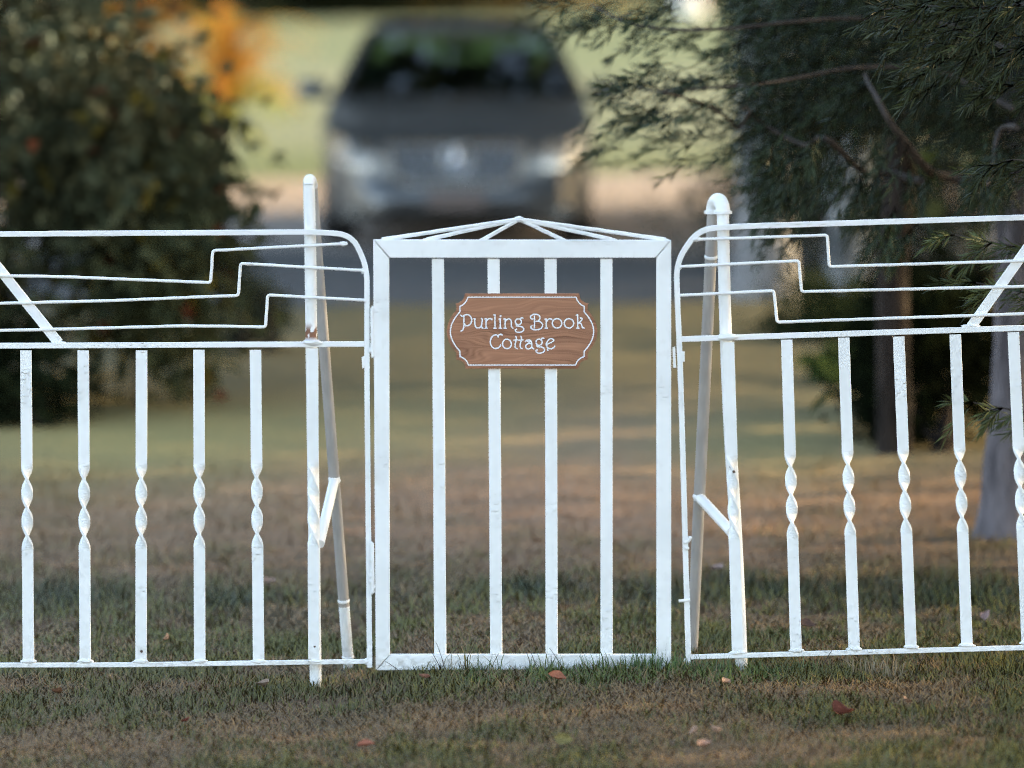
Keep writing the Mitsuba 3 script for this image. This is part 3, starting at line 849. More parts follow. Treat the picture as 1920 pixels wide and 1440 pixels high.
shell = shell - wind - rear - sidew
put('body', mani_mesh(body), 'car_paint', car, smooth=28)
put('roof', mani_mesh(shell), 'car_paint', car, smooth=28)


def pane(corners, n=6):
    a, b, c, d = [np.array(p, float) for p in corners]
    u, v = np.meshgrid(np.linspace(0, 1, n), np.linspace(0, 1, n))
    u, v = u[..., None], v[..., None]
    p = (a * (1 - u) + b * u) * (1 - v) + (d * (1 - u) + c * u) * v
    i_, j_ = np.meshgrid(np.arange(n - 1), np.arange(n - 1), indexing='ij')
    q_ = np.stack([i_ * n + j_, i_ * n + j_ + 1, (i_ + 1) * n + j_ + 1, (i_ + 1) * n + j_], -1).reshape(-1, 4)
    return p.reshape(-1, 3) + [CX, CY, CZ], q_


put('windscreen', pane([(-0.80, 1.415, 0.945), (0.80, 1.415, 0.945), (0.60, 2.11, 1.358), (-0.60, 2.11, 1.358)]), 'car_glass', car, smooth=True)
put('rear_window', pane([(-0.72, 3.955, 1.025), (0.72, 3.955, 1.025), (0.57, 3.425, 1.36), (-0.57, 3.425, 1.36)]), 'car_glass', car, smooth=True)
for s in (-1, 1):
    put('side_window', pane([(s * 0.825, 1.72, 0.98), (s * 0.825, 3.72, 0.98), (s * 0.640, 3.2, 1.375), (s * 0.640, 2.2, 1.375)]), 'car_glass', car, smooth=True)


def rbox(c, s, r=0.03):
    c, s = np.array(c, float), np.array(s, float) / 2
    sp = m3.Manifold.sphere(r, 12)
    ms = [sp.translate((c + (s - r) * [a, b, d]).tolist()) for a in (-1, 1) for b in (-1, 1) for d in (-1, 1)]
    return m3.Manifold.batch_hull(ms)


for s in (-1, 1):
    st = put('seat', mani_mesh(rbox((s * 0.38, 2.35, 0.62), (0.50, 0.50, 0.16), 0.06) + rbox((s * 0.38, 2.62, 0.86), (0.48, 0.13, 0.50), 0.06)), 'seat_cloth', car)
    put('headrest', mani_mesh(rbox((s * 0.38, 2.66, 1.185), (0.26, 0.10, 0.15), 0.045)), 'seat_cloth', st)
    put('rear_headrest', mani_mesh(rbox((s * 0.36, 3.36, 1.17), (0.27, 0.09, 0.12), 0.04)), 'seat_cloth', car)
put('rear_seat', mani_mesh(rbox((0, 3.35, 0.85), (1.42, 0.16, 0.62), 0.06)), 'seat_cloth', car)
put('dashboard', mani_mesh(rbox((0, 1.75, 0.83), (1.50, 0.55, 0.24), 0.08)), 'black_plastic', car)
put('steering_wheel', mani_mesh(m3.Manifold.revolve(m3.CrossSection.circle(0.016, 12).translate([0.18, 0]), 32).rotate([-65, 0, 0]).translate([0.38, 2.03, 0.93])), 'black_plastic', car)
put('inner_mirror', mani_mesh(rbox((0.0, 2.04, 1.27), (0.24, 0.04, 0.075), 0.018) + m3.Manifold.cube([0.03, 0.03, 0.1]).translate([-0.015, 2.05, 1.28])), 'black_plastic', car)
gr = put('grille', mani_mesh(front_(grille_poly, 0.12, 0.155)), 'black_plastic', car)
fr = front_(grille_poly, 0.012, 0.06) - front_([(x * 0.955, 0.57 + (z - 0.57) * 0.90) for x, z in grille_poly], -1, 1)
put('frame', mani_mesh(fr), 'chrome', gr)
for z, hw in ((0.655, 0.435), (0.595, 0.42), (0.535, 0.40), (0.475, 0.375)):
    put('slat', mani_mesh(rbox((0, 0.045, z), (2 * hw, 0.05, 0.020), 0.009)), 'chrome', gr)
star = m3.Manifold.revolve(m3.CrossSection.circle(0.011, 12).translate([0.092, 0]), 40).rotate([90, 0, 0])
for a in (90, 210, 330):
    ca, sa_ = math.cos(math.radians(a)), math.sin(math.radians(a))
    star = star + m3.Manifold.hull_points(np.array([(ca * 0.092, 0, sa_ * 0.092), (-sa_ * 0.020, 0, ca * 0.020), (sa_ * 0.020, 0, -ca * 0.020), (-ca * .008, -0.016, -sa_ * .008), (0, 0.012, 0)]))
put('emblem', mani_mesh(star.translate([0, 0.005, 0.585])), 'chrome', car, label='chrome three pointed star in a ring on the grille')
for s in (-1, 1):
    poly = [(s * x, z) for x, z in lampp][::s]
    hl = put('headlight', mani_mesh((front_(poly, 0.30, 0.36) ^ plan(top_, 0, 2)) + m3.Manifold.cylinder(0.05, 0.07, 0.05, 24).rotate([90, 0, 0]).translate([s * 0.70, 0.30, 0.635])), 'chrome', car)
    cover = (side(prof, 1.2) ^ plan(top_, 0, 2) ^ front_(poly, -0.5, 0.34))
    cover = cover - (cover.translate([-s * 0.004, 0.006, 0]))
    put('lens', mani_mesh(cover), 'lamp_glass', hl)
    put('fog_lamp', mani_mesh(m3.Manifold.cylinder(0.03, 0.035, 0.03, 24).rotate([90, 0, 0]).translate([s * 0.68, 0.13 + 0.03, 0.255])), 'alloy', car)
    mi_ = put('wing_mirror', mani_mesh(rbox((s * 1.0, 1.78, 1.0), (0.20, 0.11, 0.135), 0.045) + m3.Manifold.cube([0.12, 0.05, 0.04], True).translate([s * 0.88, 1.80, 0.955])), 'car_paint', car)
    for wy in (0.84, 3.62):
        tyre = (m3.Manifold.cylinder(0.215, 0.315, 0.315, 48) + m3.Manifold.cylinder(0.17, 0.325, 0.325, 48).translate([0, 0, 0.0225])) - m3.Manifold.cylinder(1, 0.22, 0.22, 48).translate([0, 0, -0.4])
        wl_ = put('wheel', mani_mesh(tyre.rotate([0, 90, 0]).translate([s * 0.78 - 0.1075, wy, 0.325])), 'tyre_rubber', car)
        rim = m3.Manifold.cylinder(0.14, 0.222, 0.222, 40) - m3.Manifold.cylinder(1, 0.195, 0.195, 40).translate([0, 0, -0.4])
        for a in range(5):
            rim = rim + m3.Manifold.cube([0.4 / 2, 0.045, 0.03]).translate([0.0, -0.0225, 0.10]).rotate([0, 0, a * 72])
        rim = rim + m3.Manifold.cylinder(0.13, 0.05, 0.05, 20)
        rim = rim if s > 0 else rim.mirror([0, 0, 1]).translate([0, 0, 0.14])
        put('rim', mani_mesh(rim.rotate([0, 90, 0]).translate([s * 0.80 - 0.07, wy, 0.325])), 'alloy', wl_)
put('number_plate', mani_mesh(rbox((0, -0.088, 0.335), (0.37, 0.016, 0.115), 0.006)), 'plate_face', car)
put('lower_grille', mani_mesh(front_([(-0.42, 0.265), (0.42, 0.265), (0.36, 0.20), (-0.36, 0.20)], 0.10, 0.13)), 'black_plastic', car)
for s in (-1, 1):
    put('wiper', mani_mesh(m3.Manifold.cube([0.62, 0.012, 0.014]).rotate([0, 0, 9]).translate([-0.62 if s < 0 else 0.02, 1.44, 0.985])), 'black_plastic', car)
put('underbody', mani_mesh(m3.Manifold.cube([1.3, 4.2, 0.10]).translate([-0.65, 0.2, 0.17])), 'black_plastic', car)

# ------------------------------------------------------------------ plants: sprays of narrow leaves and broad leaves


def norm(v):
    return v / (np.linalg.norm(v, axis=-1, keepdims=True) + 1e-12)


def needle_sprays(P, D, L, n, leaf, width, cols, r, droop=0.25, ang=0.75):
    """Narrow leaves along twigs: P starts, D directions, L lengths; returns leaf mesh, colours and twig mesh."""
    m = len(P)
    D = norm(D)
    t = (np.arange(n)[None] + r.random((m, n))) / n
    t = 0.12 + 0.90 * t
    side_ = norm(np.cross(D, np.array([0.03, 0.05, 1.0])))
    upv = np.cross(side_, D)
    phi = r.uniform(0, 2 * np.pi, (m, n))
    rad = side_[:, None] * np.cos(phi)[..., None] + upv[:, None] * np.sin(phi)[..., None]
    curve_ = lambda s: P[:, None] + D[:, None] * (L[:, None] * s)[..., None] + np.array([0, 0, -1.0]) * (droop * L[:, None] * s ** 2)[..., None]
    base = curve_(np.minimum(t, 1.0))
    a = ang * r.uniform(0.6, 1.3, (m, n)) * (1.15 - 0.55 * t)
    d = norm(D[:, None] * np.cos(a)[..., None] + rad * np.sin(a)[..., None] + np.array([0, 0, -0.15]))
    ll = leaf * r.uniform(0.6, 1.15, (m, n))
    w = norm(np.cross(d, r.normal(size=(m, n, 3)))) * (width / 2 * r.uniform(0.7, 1.2, (m, n)))[..., None]
    mid = base + d * (ll * 0.45)[..., None]
    tip = base + d * ll[..., None] + np.array([0, 0, -1.0]) * (ll * 0.08)[..., None]
    v = np.stack([base, mid + w, mid - w, tip], 2).reshape(-1, 3)
    k = np.arange(m * n)[:, None] * 4
    f = np.vstack([k + [0, 1, 2], k + [1, 3, 2]])
    c0, c1 = np.array(cols[0]), np.array(cols[1])
    u = np.clip(r.random((m, 1)) * 0.6 + r.random((m, n)) * 0.4 + 0.25 * (t - 0.6), 0, 1)[..., None]
    col = np.repeat((c0 * (1 - u) + c1 * u).reshape(-1, 3), 4, axis=0)
    s = np.linspace(0, 1, 5)
    pts = P[:, None] + D[:, None] * (L[:, None] * s[None])[..., None] + np.array([0, 0, -1.0]) * (droop * L[:, None] * s[None] ** 2)[..., None]
    rr = (0.0022 * (1 - 0.7 * s))
    ring_ = np.stack([np.cos(np.arange(3) * 2.094), np.sin(np.arange(3) * 2.094)], 1)
    tv = pts[:, :, None] + rr[None, :, None, None] * (side_[:, None, None] * ring_[None, None, :, :1] + upv[:, None, None] * ring_[None, None, :, 1:])
    tv = tv.reshape(-1, 3)
    tf = []
    for i_ in range(4):
        for j_ in range(3):
            a_, b_, c_, d_ = i_ * 3 + j_, i_ * 3 + (j_ + 1) % 3, (i_ + 1) * 3 + (j_ + 1) % 3, (i_ + 1) * 3 + j_
            tf += [[a_, b_, c_], [a_, c_, d_]]
    tf = (np.arange(m)[:, None, None] * 15 + np.array(tf)[None]).reshape(-1, 3)
    return (v, f), col, (tv, tf)


def broad_leaves(C, D, L, W_, col, r, fold=0.25):
    """Elliptic leaves folded along the midrib: C base points, D directions."""
    n = len(C)
    D = norm(D)
    s = norm(np.cross(D, r.normal(size=(n, 3)) * 0.6 + np.array([0, 0, 1.0])))
    nn = np.cross(s, D)
    L, W_ = np.broadcast_to(L, n)[:, None], np.broadcast_to(W_, n)[:, None]
    b, t = C, C + D * L - nn * L * 0.12
    m1, m2 = C + D * L * 0.33, C + D * L * 0.70 - nn * L * 0.03
    l1, r1 = m1 + s * W_ * 0.5 + nn * W_ * fold, m1 - s * W_ * 0.5 + nn * W_ * fold
    l2, r2 = m2 + s * W_ * 0.42 + nn * W_ * fold, m2 - s * W_ * 0.42 + nn * W_ * fold
    v = np.stack([b, m1, m2, t, l1, l2, r1, r2], 1).reshape(-1, 3)
    k = np.arange(n)[:, None] * 8
    f = np.vstack([k + x for x in ([0, 1, 4], [1, 2, 5], [1, 5, 4], [2, 3, 5], [0, 6, 1], [1, 6, 7], [1, 7, 2], [2, 7, 3])])
    return (v, f), np.repeat(col, 8, axis=0)


def clump_points(n, c, rad, r, nclump=40, spread=0.28, shell=0.45):
    """Points gathered in clumps spread through an ellipsoid."""
    u = norm(r.normal(size=(nclump, 3))) * (shell + (1 - shell) * r.random((nclump, 1)) ** 0.6)
    k = r.integers(0, nclump, n)
    p = u[k] + r.normal(size=(n, 3)) * spread * r.uniform(0.6, 1.2, (nclump, 1))[k]
    return p * np.asarray(rad) + np.asarray(c), u[k], k


def ramp(cols, u):
    cols = np.array(cols, float)
    x = np.clip(u, 0, 0.9999) * (len(cols) - 1)
    i_ = x.astype(int)
    return cols[i_] * (1 - (x - i_))[:, None] + cols[i_ + 1] * (x - i_)[:, None]


def crown(n, c, rad, L, W_, cols, r, nclump=40, spread=0.26, shell=0.4, hang=-0.3):
    p, u, k = clump_points(n, c, rad, r, nclump, spread, shell)
    d = norm(norm(u) * 0.7 + r.normal(size=(n, 3)) * 0.8 + np.array([0, 0, hang]))
    tone = np.clip(r.random(nclump)[k] * 0.55 + r.random(n) * 0.45, 0, 1)
    return broad_leaves(p, d, L * r.uniform(0.7, 1.25, n), W_ * r.uniform(0.8, 1.2, n), ramp(cols, tone), r)


def limb(points, r0, r1, n=24, sides=10, wob=0.0, seed=1):
    p = spline(points, n)
    p = p + wob * (np.stack([meshkit.noise(p * 3.1 + 5 * a, seed + a) for a in range(3)], 1) - 0.5)
    return tube(p, np.linspace(r0, r1, n), sides)


def merge(parts):
    (a, ca) = parts[0]
    out = [(x[0][0], x[0][1], x[1]) for x in parts]
    return joined(out)


STUFF = dict(kind='stuff')

# --- the needle leaved tree at the right of the gate
r1 = np.random.default_rng(21)
tree = thing('bottlebrush_tree', 'needle leaved tree with a grey trunk at the right edge, sprays reaching the fence', 'tree')
b0 = on_ground(1880, 1010)
TY = b0[1]
tr = [b0 + [0.01, 0, -0.05], at(1886, 900, TY), at(1897, 700, TY), at(1902, 450, TY), at(1900, 250, TY), at(1915, 60, TY), at(1960, -250, TY + .2), at(2050, -700, TY - .2), at(2200, -1500, TY - .6)]
trunk_pts = spline(tr, 60)
rad = np.interp(np.linspace(0, 1, 60), [0, 0.04, 0.1, 0.2, 0.6, 1], [0.125, 0.085, 0.068, 0.060, 0.05, 0.02])
put('trunk', tube(trunk_pts, rad * (1 + 0.12 * (meshkit.noise(trunk_pts * 9) - 0.5)), 18), 'grey_bark', tree, smooth=60)
BY = 1.75
brs = [([(1910, 360), (1800, 338), (1722, 324), (1660, 225), (1618, 140)], 0.020, 0.006, 2.4),
       ([(1722, 324), (1660, 322), (1610, 300), (1560, 262), (1500, 256), (1440, 240), (1395, 200)], 0.013, 0.004, 2.5),
       ([(1905, 200), (1700, 130), (1480, 150), (1330, 160), (1180, 162)], 0.009, 0.003, 2.4),
       ([(1910, 90), (1700, 40), (1480, 40), (1300, 50), (1110, 10)], 0.009, 0.003, 2.4),
       ([(1395, 200), (1380, 235), (1310, 190), (1230, 180)], 0.006, 0.003, 2.2),
       ([(1905, 240), (1870, 250), (1852, 330), (1845, 350)], 0.010, 0.004, 1.9),
       ([(2060, 0), (1950, 6), (1840, 14), (1740, 12), (1655, 18)], 0.007, 0.002, 0.35),
       ([(2060, 130), (1970, 140), (1900, 160), (1868, 164)], 0.005, 0.0015, 0.30),
       ([(2060, 320), (1980, 310), (1900, 300), (1862, 310)], 0.005, 0.0015, 0.40),
       ([(2060, 500), (1960, 470), (1860, 455), (1790, 440)], 0.006, 0.0015, 0.45),
       ([(2060, 560), (1960, 555), (1880, 540), (1830, 530)], 0.004, 0.0015, 0.48),
       ([(2060, 800), (1960, 780), (1880, 765), (1825, 755)], 0.004, 0.0015, 0.5)]
for pts, ra, rb, yy in brs:
    P_ = [at(px, py, yy + 0.25 * math.sin(i_ * 1.7)) if yy > 1 else at(px, py, yy + 0.03 * i_) for i_, (px, py) in enumerate(pts)]
    put('branch', limb(P_, ra, rb, 30, 8, 0.07 if yy > 1 else 0.0, int(ra * 1e4)), 'twig_bark', tree, smooth=60)

SP, SD, SL = [], [], []


def spray(px, py, y, dx, dz, L, dy=0.0):
    SP.append(at(px, py, y)); SD.append((dx, dy, dz)); SL.append(L)


# near, sharp sprays along the twigs
for pts, _, _, yy in brs[6:]:
    for i_ in range(len(pts) - 1):
        (xa, ya), (xb, yb_) = pts[i_], pts[i_ + 1]
        nn = max(2, int(abs(xb - xa) / 26))
        for t in np.linspace(0, 1, nn):
            for _ in range(2):
                spray(xa + (xb - xa) * t, ya + (yb_ - ya) * t, yy + r1.normal() * 0.03, -1 + r1.normal() * 0.25, r1.normal() * 0.45 - 0.25, r1.uniform(0.05, 0.12), r1.normal() * 0.3)
lower = sum(max(2, int(abs(b_[0] - a_[0]) / 26)) * 2 for pts, *_ in brs[6:9] for a_, b_ in zip(pts[:-1], pts[1:]))
L0, L1 = lower, len(SP)
low_sprays = SP[L0:L1], SD[L0:L1], SL[L0:L1]
del SP[L0:L1], SD[L0:L1], SL[L0:L1]
for _ in range(95):                                   # the hanging mass at the upper right corner
    px, py = r1.uniform(1690, 2010), r1.uniform(-60, 120)
    if py > 60 and px < 1740:
        continue
    spray(px, py, r1.uniform(0.25, 0.75), -0.7 + r1.normal() * 0.4, -0.5 + r1.normal() * 0.4, r1.uniform(0.07, 0.15), r1.normal() * 0.3)
for (px, py) in ((1770, 115), (1765, 140), (1745, 120), (1735, 138), (1860, 40), (1870, 60), (1880, 90), (1895, 95), (1900, 130), (1760, 112), (1755, 160), (1835, 100)):
    spray(px, py, 0.3, -0.8 + r1.normal() * 0.2, -0.55 + r1.normal() * 0.3, 0.10)
N1, N1c, N1t = needle_sprays(np.array(SP), np.array(SD), np.array(SL), 26, 0.050, 0.0048, [(0.006, 0.010, 0.005), (0.048, 0.058, 0.020)], r1)  # upper sprays coloured darker to carry the shade of the crown
put('needle_leaves', N1, 'needle', tree, smooth=False, color=N1c, label='sharp narrow leaves hanging close to the fence', **STUFF)
put('twigs', N1t, 'twig_bark', tree, smooth=False, **STUFF)
NL, NLc, NLt = needle_sprays(*[np.array(q_) for q_ in low_sprays], 26, 0.050, 0.0048, [(0.014, 0.022, 0.009), (0.10, 0.120, 0.042)], r1)
put('needle_leaves', NL, 'needle', tree, smooth=False, color=NLc, label='green narrow leaves behind the right fence', **STUFF)
put('twigs', NLt, 'twig_bark', tree, smooth=False, **STUFF)

# blurred sprays a little further back
SP, SD, SL = [], [], []
lace = [(1160, 80, 0.2), (1250, 60, 0.6), (1350, 90, 0.7), (1180, 120, 1.1), (1270, 120, 1.2), (1360, 130, 1), (1150, 155, 1.0), (1230, 165, 1.2), (1320, 165, 1), (1390, 170, 0.8),
        (1175, 200, 1.2), (1250, 205, 1.1), (1340, 215, 1), (1190, 235, 1.2), (1270, 245, 1), (1350, 262, 0.7), (1160, 270, .9), (1240, 280, 0.9), (1320, 300, 0.4), (1120, 30, 1.2), (1190, 25, 1.2), (1230, 35, 0.9), (1060, 12, 1.0), (1150, 8, 1.3), (1380, 15, 1.2), (1290, 60, .7), (1395, 60, 1)]
for (px, py, wgt) in lace:
    for _ in range(int(4.2 * wgt + r1.random())):
        spray(px + r1.normal() * 26 + 40, py + r1.normal() * 12, r1.uniform(1.9, 3.1), -1 + r1.normal() * 0.22, -0.10 + r1.normal() * 0.32, r1.uniform(0.09, 0.19), r1.normal() * 0.4)
for _ in range(2600):                                   # the dark body of the crown
    px, py = r1.uniform(1410, 2050), r1.uniform(-90, 330)
    lim = np.interp(px, [1410, 1450, 1500, 1600, 1650, 1700, 1760, 1850, 2050], [330, 330, 300, 240, 250, 210, 230, 280, 330])
    if py > lim or (py > lim - 70 and r1.random() < 0.35):
        continue
    spray(px + 25, py, r1.uniform(2.6, 6.0), -0.8 + r1.normal() * 0.4, -0.30 + r1.normal() * 0.4, r1.uniform(0.10, 0.20), r1.normal() * 0.5)
for (cx, cy, n_) in ((1480, 350, 46), (1480, 290, 18), (1500, 390, 10), (1620, 360, 14), (1660, 410, 14), (1720, 350, 10), (1690, 440, 8), (1870, 330, 40), (1600, 330, 14)):
    for _ in range(n_):
        spray(cx + r1.normal() * 22, cy + r1.normal() * 34 - 25, r1.uniform(1.7, 2.9), -0.5 + r1.normal() * 0.4, -0.9 + r1.normal() * 0.3, r1.uniform(0.08, 0.16), r1.normal() * 0.4)
N2, N2c, N2t = needle_sprays(np.array(SP), np.array(SD), np.array(SL), 24, 0.055, 0.0062, [(0.008, 0.013, 0.007), (0.040, 0.058, 0.024)], r1)
put('needle_leaves', N2, 'needle', tree, smooth=False, color=N2c, **STUFF)
put('twigs', N2t, 'twig_bark', tree, smooth=False, **STUFF)
# the crown above and beside the frame, which shades the gate
up_, _, _ = clump_points(8000, (4.6, 2.1, 4.2), (2.9, 5.2, 3.3), r1, 80, 0.25, 0.25)
keep = ~((np.abs(up_[:, 0]) < 0.0914 * (up_[:, 1] + 15) * 1.08 + 0.12) & (up_[:, 2] < 2.25))
up_ = up_[keep]
N3, N3c, _ = needle_sprays(up_, r1.normal(size=(len(up_), 3)) + [0, 0, -0.4], r1.uniform(0.18, 0.35, len(up_)), 15, 0.15, 0.025, [(0.020, 0.034, 0.018), (0.070, 0.100, 0.040)], r1)
put('needle_leaves', N3, 'needle', tree, smooth=False, color=N3c, **STUFF)
for e in ((3.2, 2.6, 3.6), (4.6, 0.6, 4.6), (5.2, 3.6, 5.2), (3.4, 4.8, 4.6)):
    put('branch', limb([trunk_pts[44], (trunk_pts[44] + np.array(e)) / 2 + [0, 0, 0.3], e], 0.035, 0.012, 20, 8), 'dark_bark', tree, smooth=60)

# --- dark tree and undergrowth behind it
r2 = np.random.default_rng(22)
dk = thing('dark_tree', 'slim tree with a dark trunk standing in undergrowth behind the right fence panel', 'tree')
b0 = on_ground(1676, 850)
DYY = b0[1]
put('trunk', limb([b0 - [0, 0, 0.05], at(1680, 700, DYY), at(1672, 500, DYY), at(1690, 300, DYY), at(1700, 0, DYY), at(1760, -500, DYY), at(1900, -1600, DYY - .3)], 0.068, 0.03, 50, 14, 0.05), 'dark_bark', dk, smooth=60)
C4, C4c = crown(11000, (4.2, DYY + 0.6, 4.0), (2.6, 4.2, 3.2), 0.17, 0.07, [(0.018, 0.030, 0.012), (0.04, 0.06, 0.022), (0.07, 0.09, 0.03)], r2, 70)
put('leaves', (C4), 'leaf', dk, smooth=False, color=C4c, **STUFF)
for e in ((3.0, DYY, 4.0), (4.4, DYY + 1.5, 5.0), (3.6, DYY - 2, 4.8)):
    put('branch', limb([at(1760, -500, DYY), (at(1760, -500, DYY) + np.array(e)) / 2, e], 0.03, 0.01, 16, 8), 'dark_bark', dk, smooth=60)


def shrub(name, label, base, c, rad, n, L, W_, cols, r, stems=5, nclump=30, spread=0.26, mat='leaf', hang=-0.2, shell=0.4, cat='shrub', leafname='leaves'):
    k = thing(name, label, cat)
    m_, c_ = crown(n, c, rad, L, W_, cols, r, nclump, spread, shell, hang)
    v, f = m_
    gz = ground_z(v[:, 0], v[:, 1]) + 0.02
    v[:, 2] = np.maximum(v[:, 2], gz)
    put(leafname, (v, f), mat, k, smooth=False, color=c_, **STUFF)
    for s in range(stems):
        e = np.asarray(c) + np.asarray(rad) * r.uniform(-0.6, 0.6, 3)
        b = np.asarray(base) + [r.normal() * 0.06, r.normal() * 0.06, -0.04]
        put('stem', limb([b, (b + e) / 2 + r.normal(size=3) * 0.06, e], 0.022, 0.008, 14, 7), 'dark_bark', k, smooth=60)
    return k


p_ = on_ground(1760, 850)
shrub('shrub', 'dark leafy undergrowth between the two trunks behind the right fence', p_, p_ + [0.03, 0.7, 0.27], (0.27, 0.5, 0.42), 5200, 0.06, 0.028,
      [(0.006, 0.008, 0.005), (0.011, 0.015, 0.008), (0.022, 0.03, 0.012)], r2)
p_ = on_ground(1700, 780)
shrub('shrub', 'low dark shrub around the foot of the dark trunk', p_, p_ + [0.02, 0.3, 0.24], (0.18, 0.4, 0.34), 3600, 0.06, 0.028,
      [(0.006, 0.008, 0.005), (0.011, 0.014, 0.008), (0.022, 0.026, 0.012)], r2)
p_ = on_ground(1590, 720)
shrub('shrub', 'small bright green plant low on the lawn left of the dark trunk', p_, p_ + [0, 0, 0.06], (0.16, 0.2, 0.05), 260, 0.09, 0.05,
      [(0.05, 0.08, 0.025), (0.09, 0.13, 0.045)], r2, stems=3)
p_ = on_ground(1600, 640)
shrub('shrub', 'dark green low bush at the far edge of the lawn right of the path', p_, p_ + [0.0, 0.2, 0.10], (0.42, 0.3, 0.14), 1400, 0.08, 0.04,
      [(0.02, 0.030, 0.014), (0.04, 0.055, 0.024), (0.06, 0.075, 0.03)], r2, stems=3)
p_ = np.array([2.02, 18.8, -0.07])
shrub('shrub', 'silvery green bush showing below the branches at the right', p_, p_ + [0.05, 0.3, 0.55], (0.80, 0.5, 0.60), 6000, 0.09, 0.035,
      [(0.03, 0.038, 0.028), (0.07, 0.084, 0.066), (0.13, 0.15, 0.125)], r2)

# --- two gum trees by the driveway
r3 = np.random.default_rng(23)
for nm, px, yy, rr_, mat, cc, rd in (('tall gum tree with a thick smooth grey trunk right of the car', 1432, 16.0, 0.150, 'gum_bark', (4.1, 18.5, 4.7), (3.1, 4.6, 3.3)),
                                     ('slimmer gum tree with blotchy white bark right of the grey trunk', 1588, 16.9, 0.105, 'white_bark', (4.8, 12.0, 4.4), (3.0, 4.4, 3.4))):
    k = thing('gum_tree', nm, 'tree')
    x0 = at(px, 400, yy)[0]
    base = np.array([x0, yy, float(ground_z(x0, yy)) - 0.05])
    pts = [base, base + [0.01, 0, 0.6], base + [0.0, 0.05, 1.6], base + [0.25, 0.1, 3.2], (np.array(cc) + base) / 2 + [0, 0, 2.2], np.array(cc) + [0, 0, 0.5]]
    pp = spline(pts, 60)
    put('trunk', tube(pp, np.interp(np.linspace(0, 1, 60), [0, .05, .15, 1], [1.35, 1.08, 1.0, 0.35]) * rr_, 20), mat, k, smooth=60)
    for _ in range(6):
        e = np.array(cc) + np.array(rd) * r3.uniform(-0.7, 0.7, 3)
        put('branch', limb([pp[38], (pp[38] + e) / 2 + [0, 0, .3], e], 0.06, 0.015, 18, 8), 'gum_bark', k, smooth=60)
    m_, c_ = crown(10000, cc, rd, 0.24, 0.085, [(0.022, 0.034, 0.016), (0.05, 0.065, 0.03), (0.08, 0.095, 0.045)], r3, 80, hang=-0.8)
    put('leaves', m_, 'leaf', k, smooth=False, color=c_, **STUFF)
k = thing('unseen_shade_tree', 'unseen dark tree added at the right to shade the car and its reflections', 'tree')  # tree out of view, added to shade the car and darken its reflections
base = np.array([6.6, 25.5, -0.1])
pp = spline([base, base + [-0.1, 0, 1.6], base + [-0.4, -0.2, 3.2], base + [-0.8, -0.6, 5.0]], 40)
put('trunk', tube(pp, np.linspace(0.26, 0.12, 40), 18), 'dark_bark', k, smooth=60)
for cc, rd, n_ in (((7.0, 24.0, 4.0), (3.4, 4.6, 3.0), 11000), ((0.0, 25.6, 5.4), (5.0, 8.2, 1.3), 22000)):
    m_, c_ = crown(n_, cc, rd, 0.29, 0.14, [(0.020, 0.030, 0.014), (0.04, 0.055, 0.024), (0.07, 0.085, 0.032)], r3, 80)
    put('leaves', m_, 'leaf', k, smooth=False, color=c_, **STUFF)
for e in ((3.0, 22.8, 5.0), (-0.6, 22.4, 5.5), (0.5, 25.5, 5.5), (-2.5, 24.0, 5.6), (8.5, 24.0, 4.5), (6.0, 21.0, 4.5), (6.5, 27.0, 5.0)):
    put('branch', limb([pp[26], (pp[26] + np.array(e)) / 2 + [0, 0, .4], e], 0.09, 0.02, 20, 8), 'dark_bark', k, smooth=60)

# --- leafy bush on the left
r4 = np.random.default_rng(24)
k = thing('leafy_bush', 'big dark bush with broad glossy leaves filling the left behind the fence', 'bush')
LBc = (-2.74, 8.9, 1.25)
cols = [(0.026, 0.032, 0.019), (0.06, 0.070, 0.040), (0.125, 0.132, 0.075), (0.26, 0.225, 0.11)]
m1_, c1_ = crown(9500, LBc, (1.28, 1.15, 1.50), 0.105, 0.050, cols, r4, 70, 0.20, 0.45, -0.35)
m2_, c2_ = crown(1800, (-1.55, 8.5, 0.66), (0.36, 0.5, 0.46), 0.10, 0.048, [(0.026, 0.033, 0.02), (0.06, 0.072, 0.04), (0.10, 0.11, 0.055), (0.17, 0.16, 0.08)], r4, 26, 0.30, 0.2, -0.35)
m3_, c3_ = crown(3000, (-1.66, 8.6, 0.98), (0.38, 0.6, 0.40), 0.105, 0.050, cols, r4, 26, 0.30, 0.2, -0.35)
bm, bc = joined([(m1_[0], m1_[1], c1_), (m2_[0], m2_[1], c2_), (m3_[0], m3_[1], c3_)])
fl = np.repeat(r4.random(len(bc) // 8) < 0.05, 8)
bc = np.where(fl[:, None], np.array([0.16, 0.13, 0.03]), bc)
fl2 = np.repeat(r4.random(len(bc) // 8) < 0.02, 8)
bc = np.where(fl2[:, None], np.array([0.16, 0.05, 0.025]), bc)
bm[0][:, 2] = np.maximum(bm[0][:, 2], ground_z(bm[0][:, 0], bm[0][:, 1]) + 0.01)
put('leaves', bm, 'leaf', k, smooth=False, color=bc, **STUFF)
for s in range(9):
    e = np.array(LBc) + np.array([1.2, 1.1, 1.4]) * r4.uniform(-0.75, 0.75, 3)
    b = np.array([-2.3 + r4.normal() * 0.15, 8.9 + r4.normal() * 0.2, -0.05])
    put('stem', limb([b, (b + e) / 2 + r4.normal(size=3) * 0.1, e], 0.035, 0.01, 16, 8), 'dark_bark', k, smooth=60)
p_ = on_ground(470, 660)
shrub('shrub', 'small grey green sapling at the right foot of the big left bush', p_, p_ + [0.0, 0.1, 0.17], (0.16, 0.2, 0.2), 420, 0.07, 0.035,
      [(0.04, 0.05, 0.03), (0.07, 0.08, 0.05), (0.12, 0.12, 0.08)], r4, stems=3)
p_ = on_ground(110, 800)
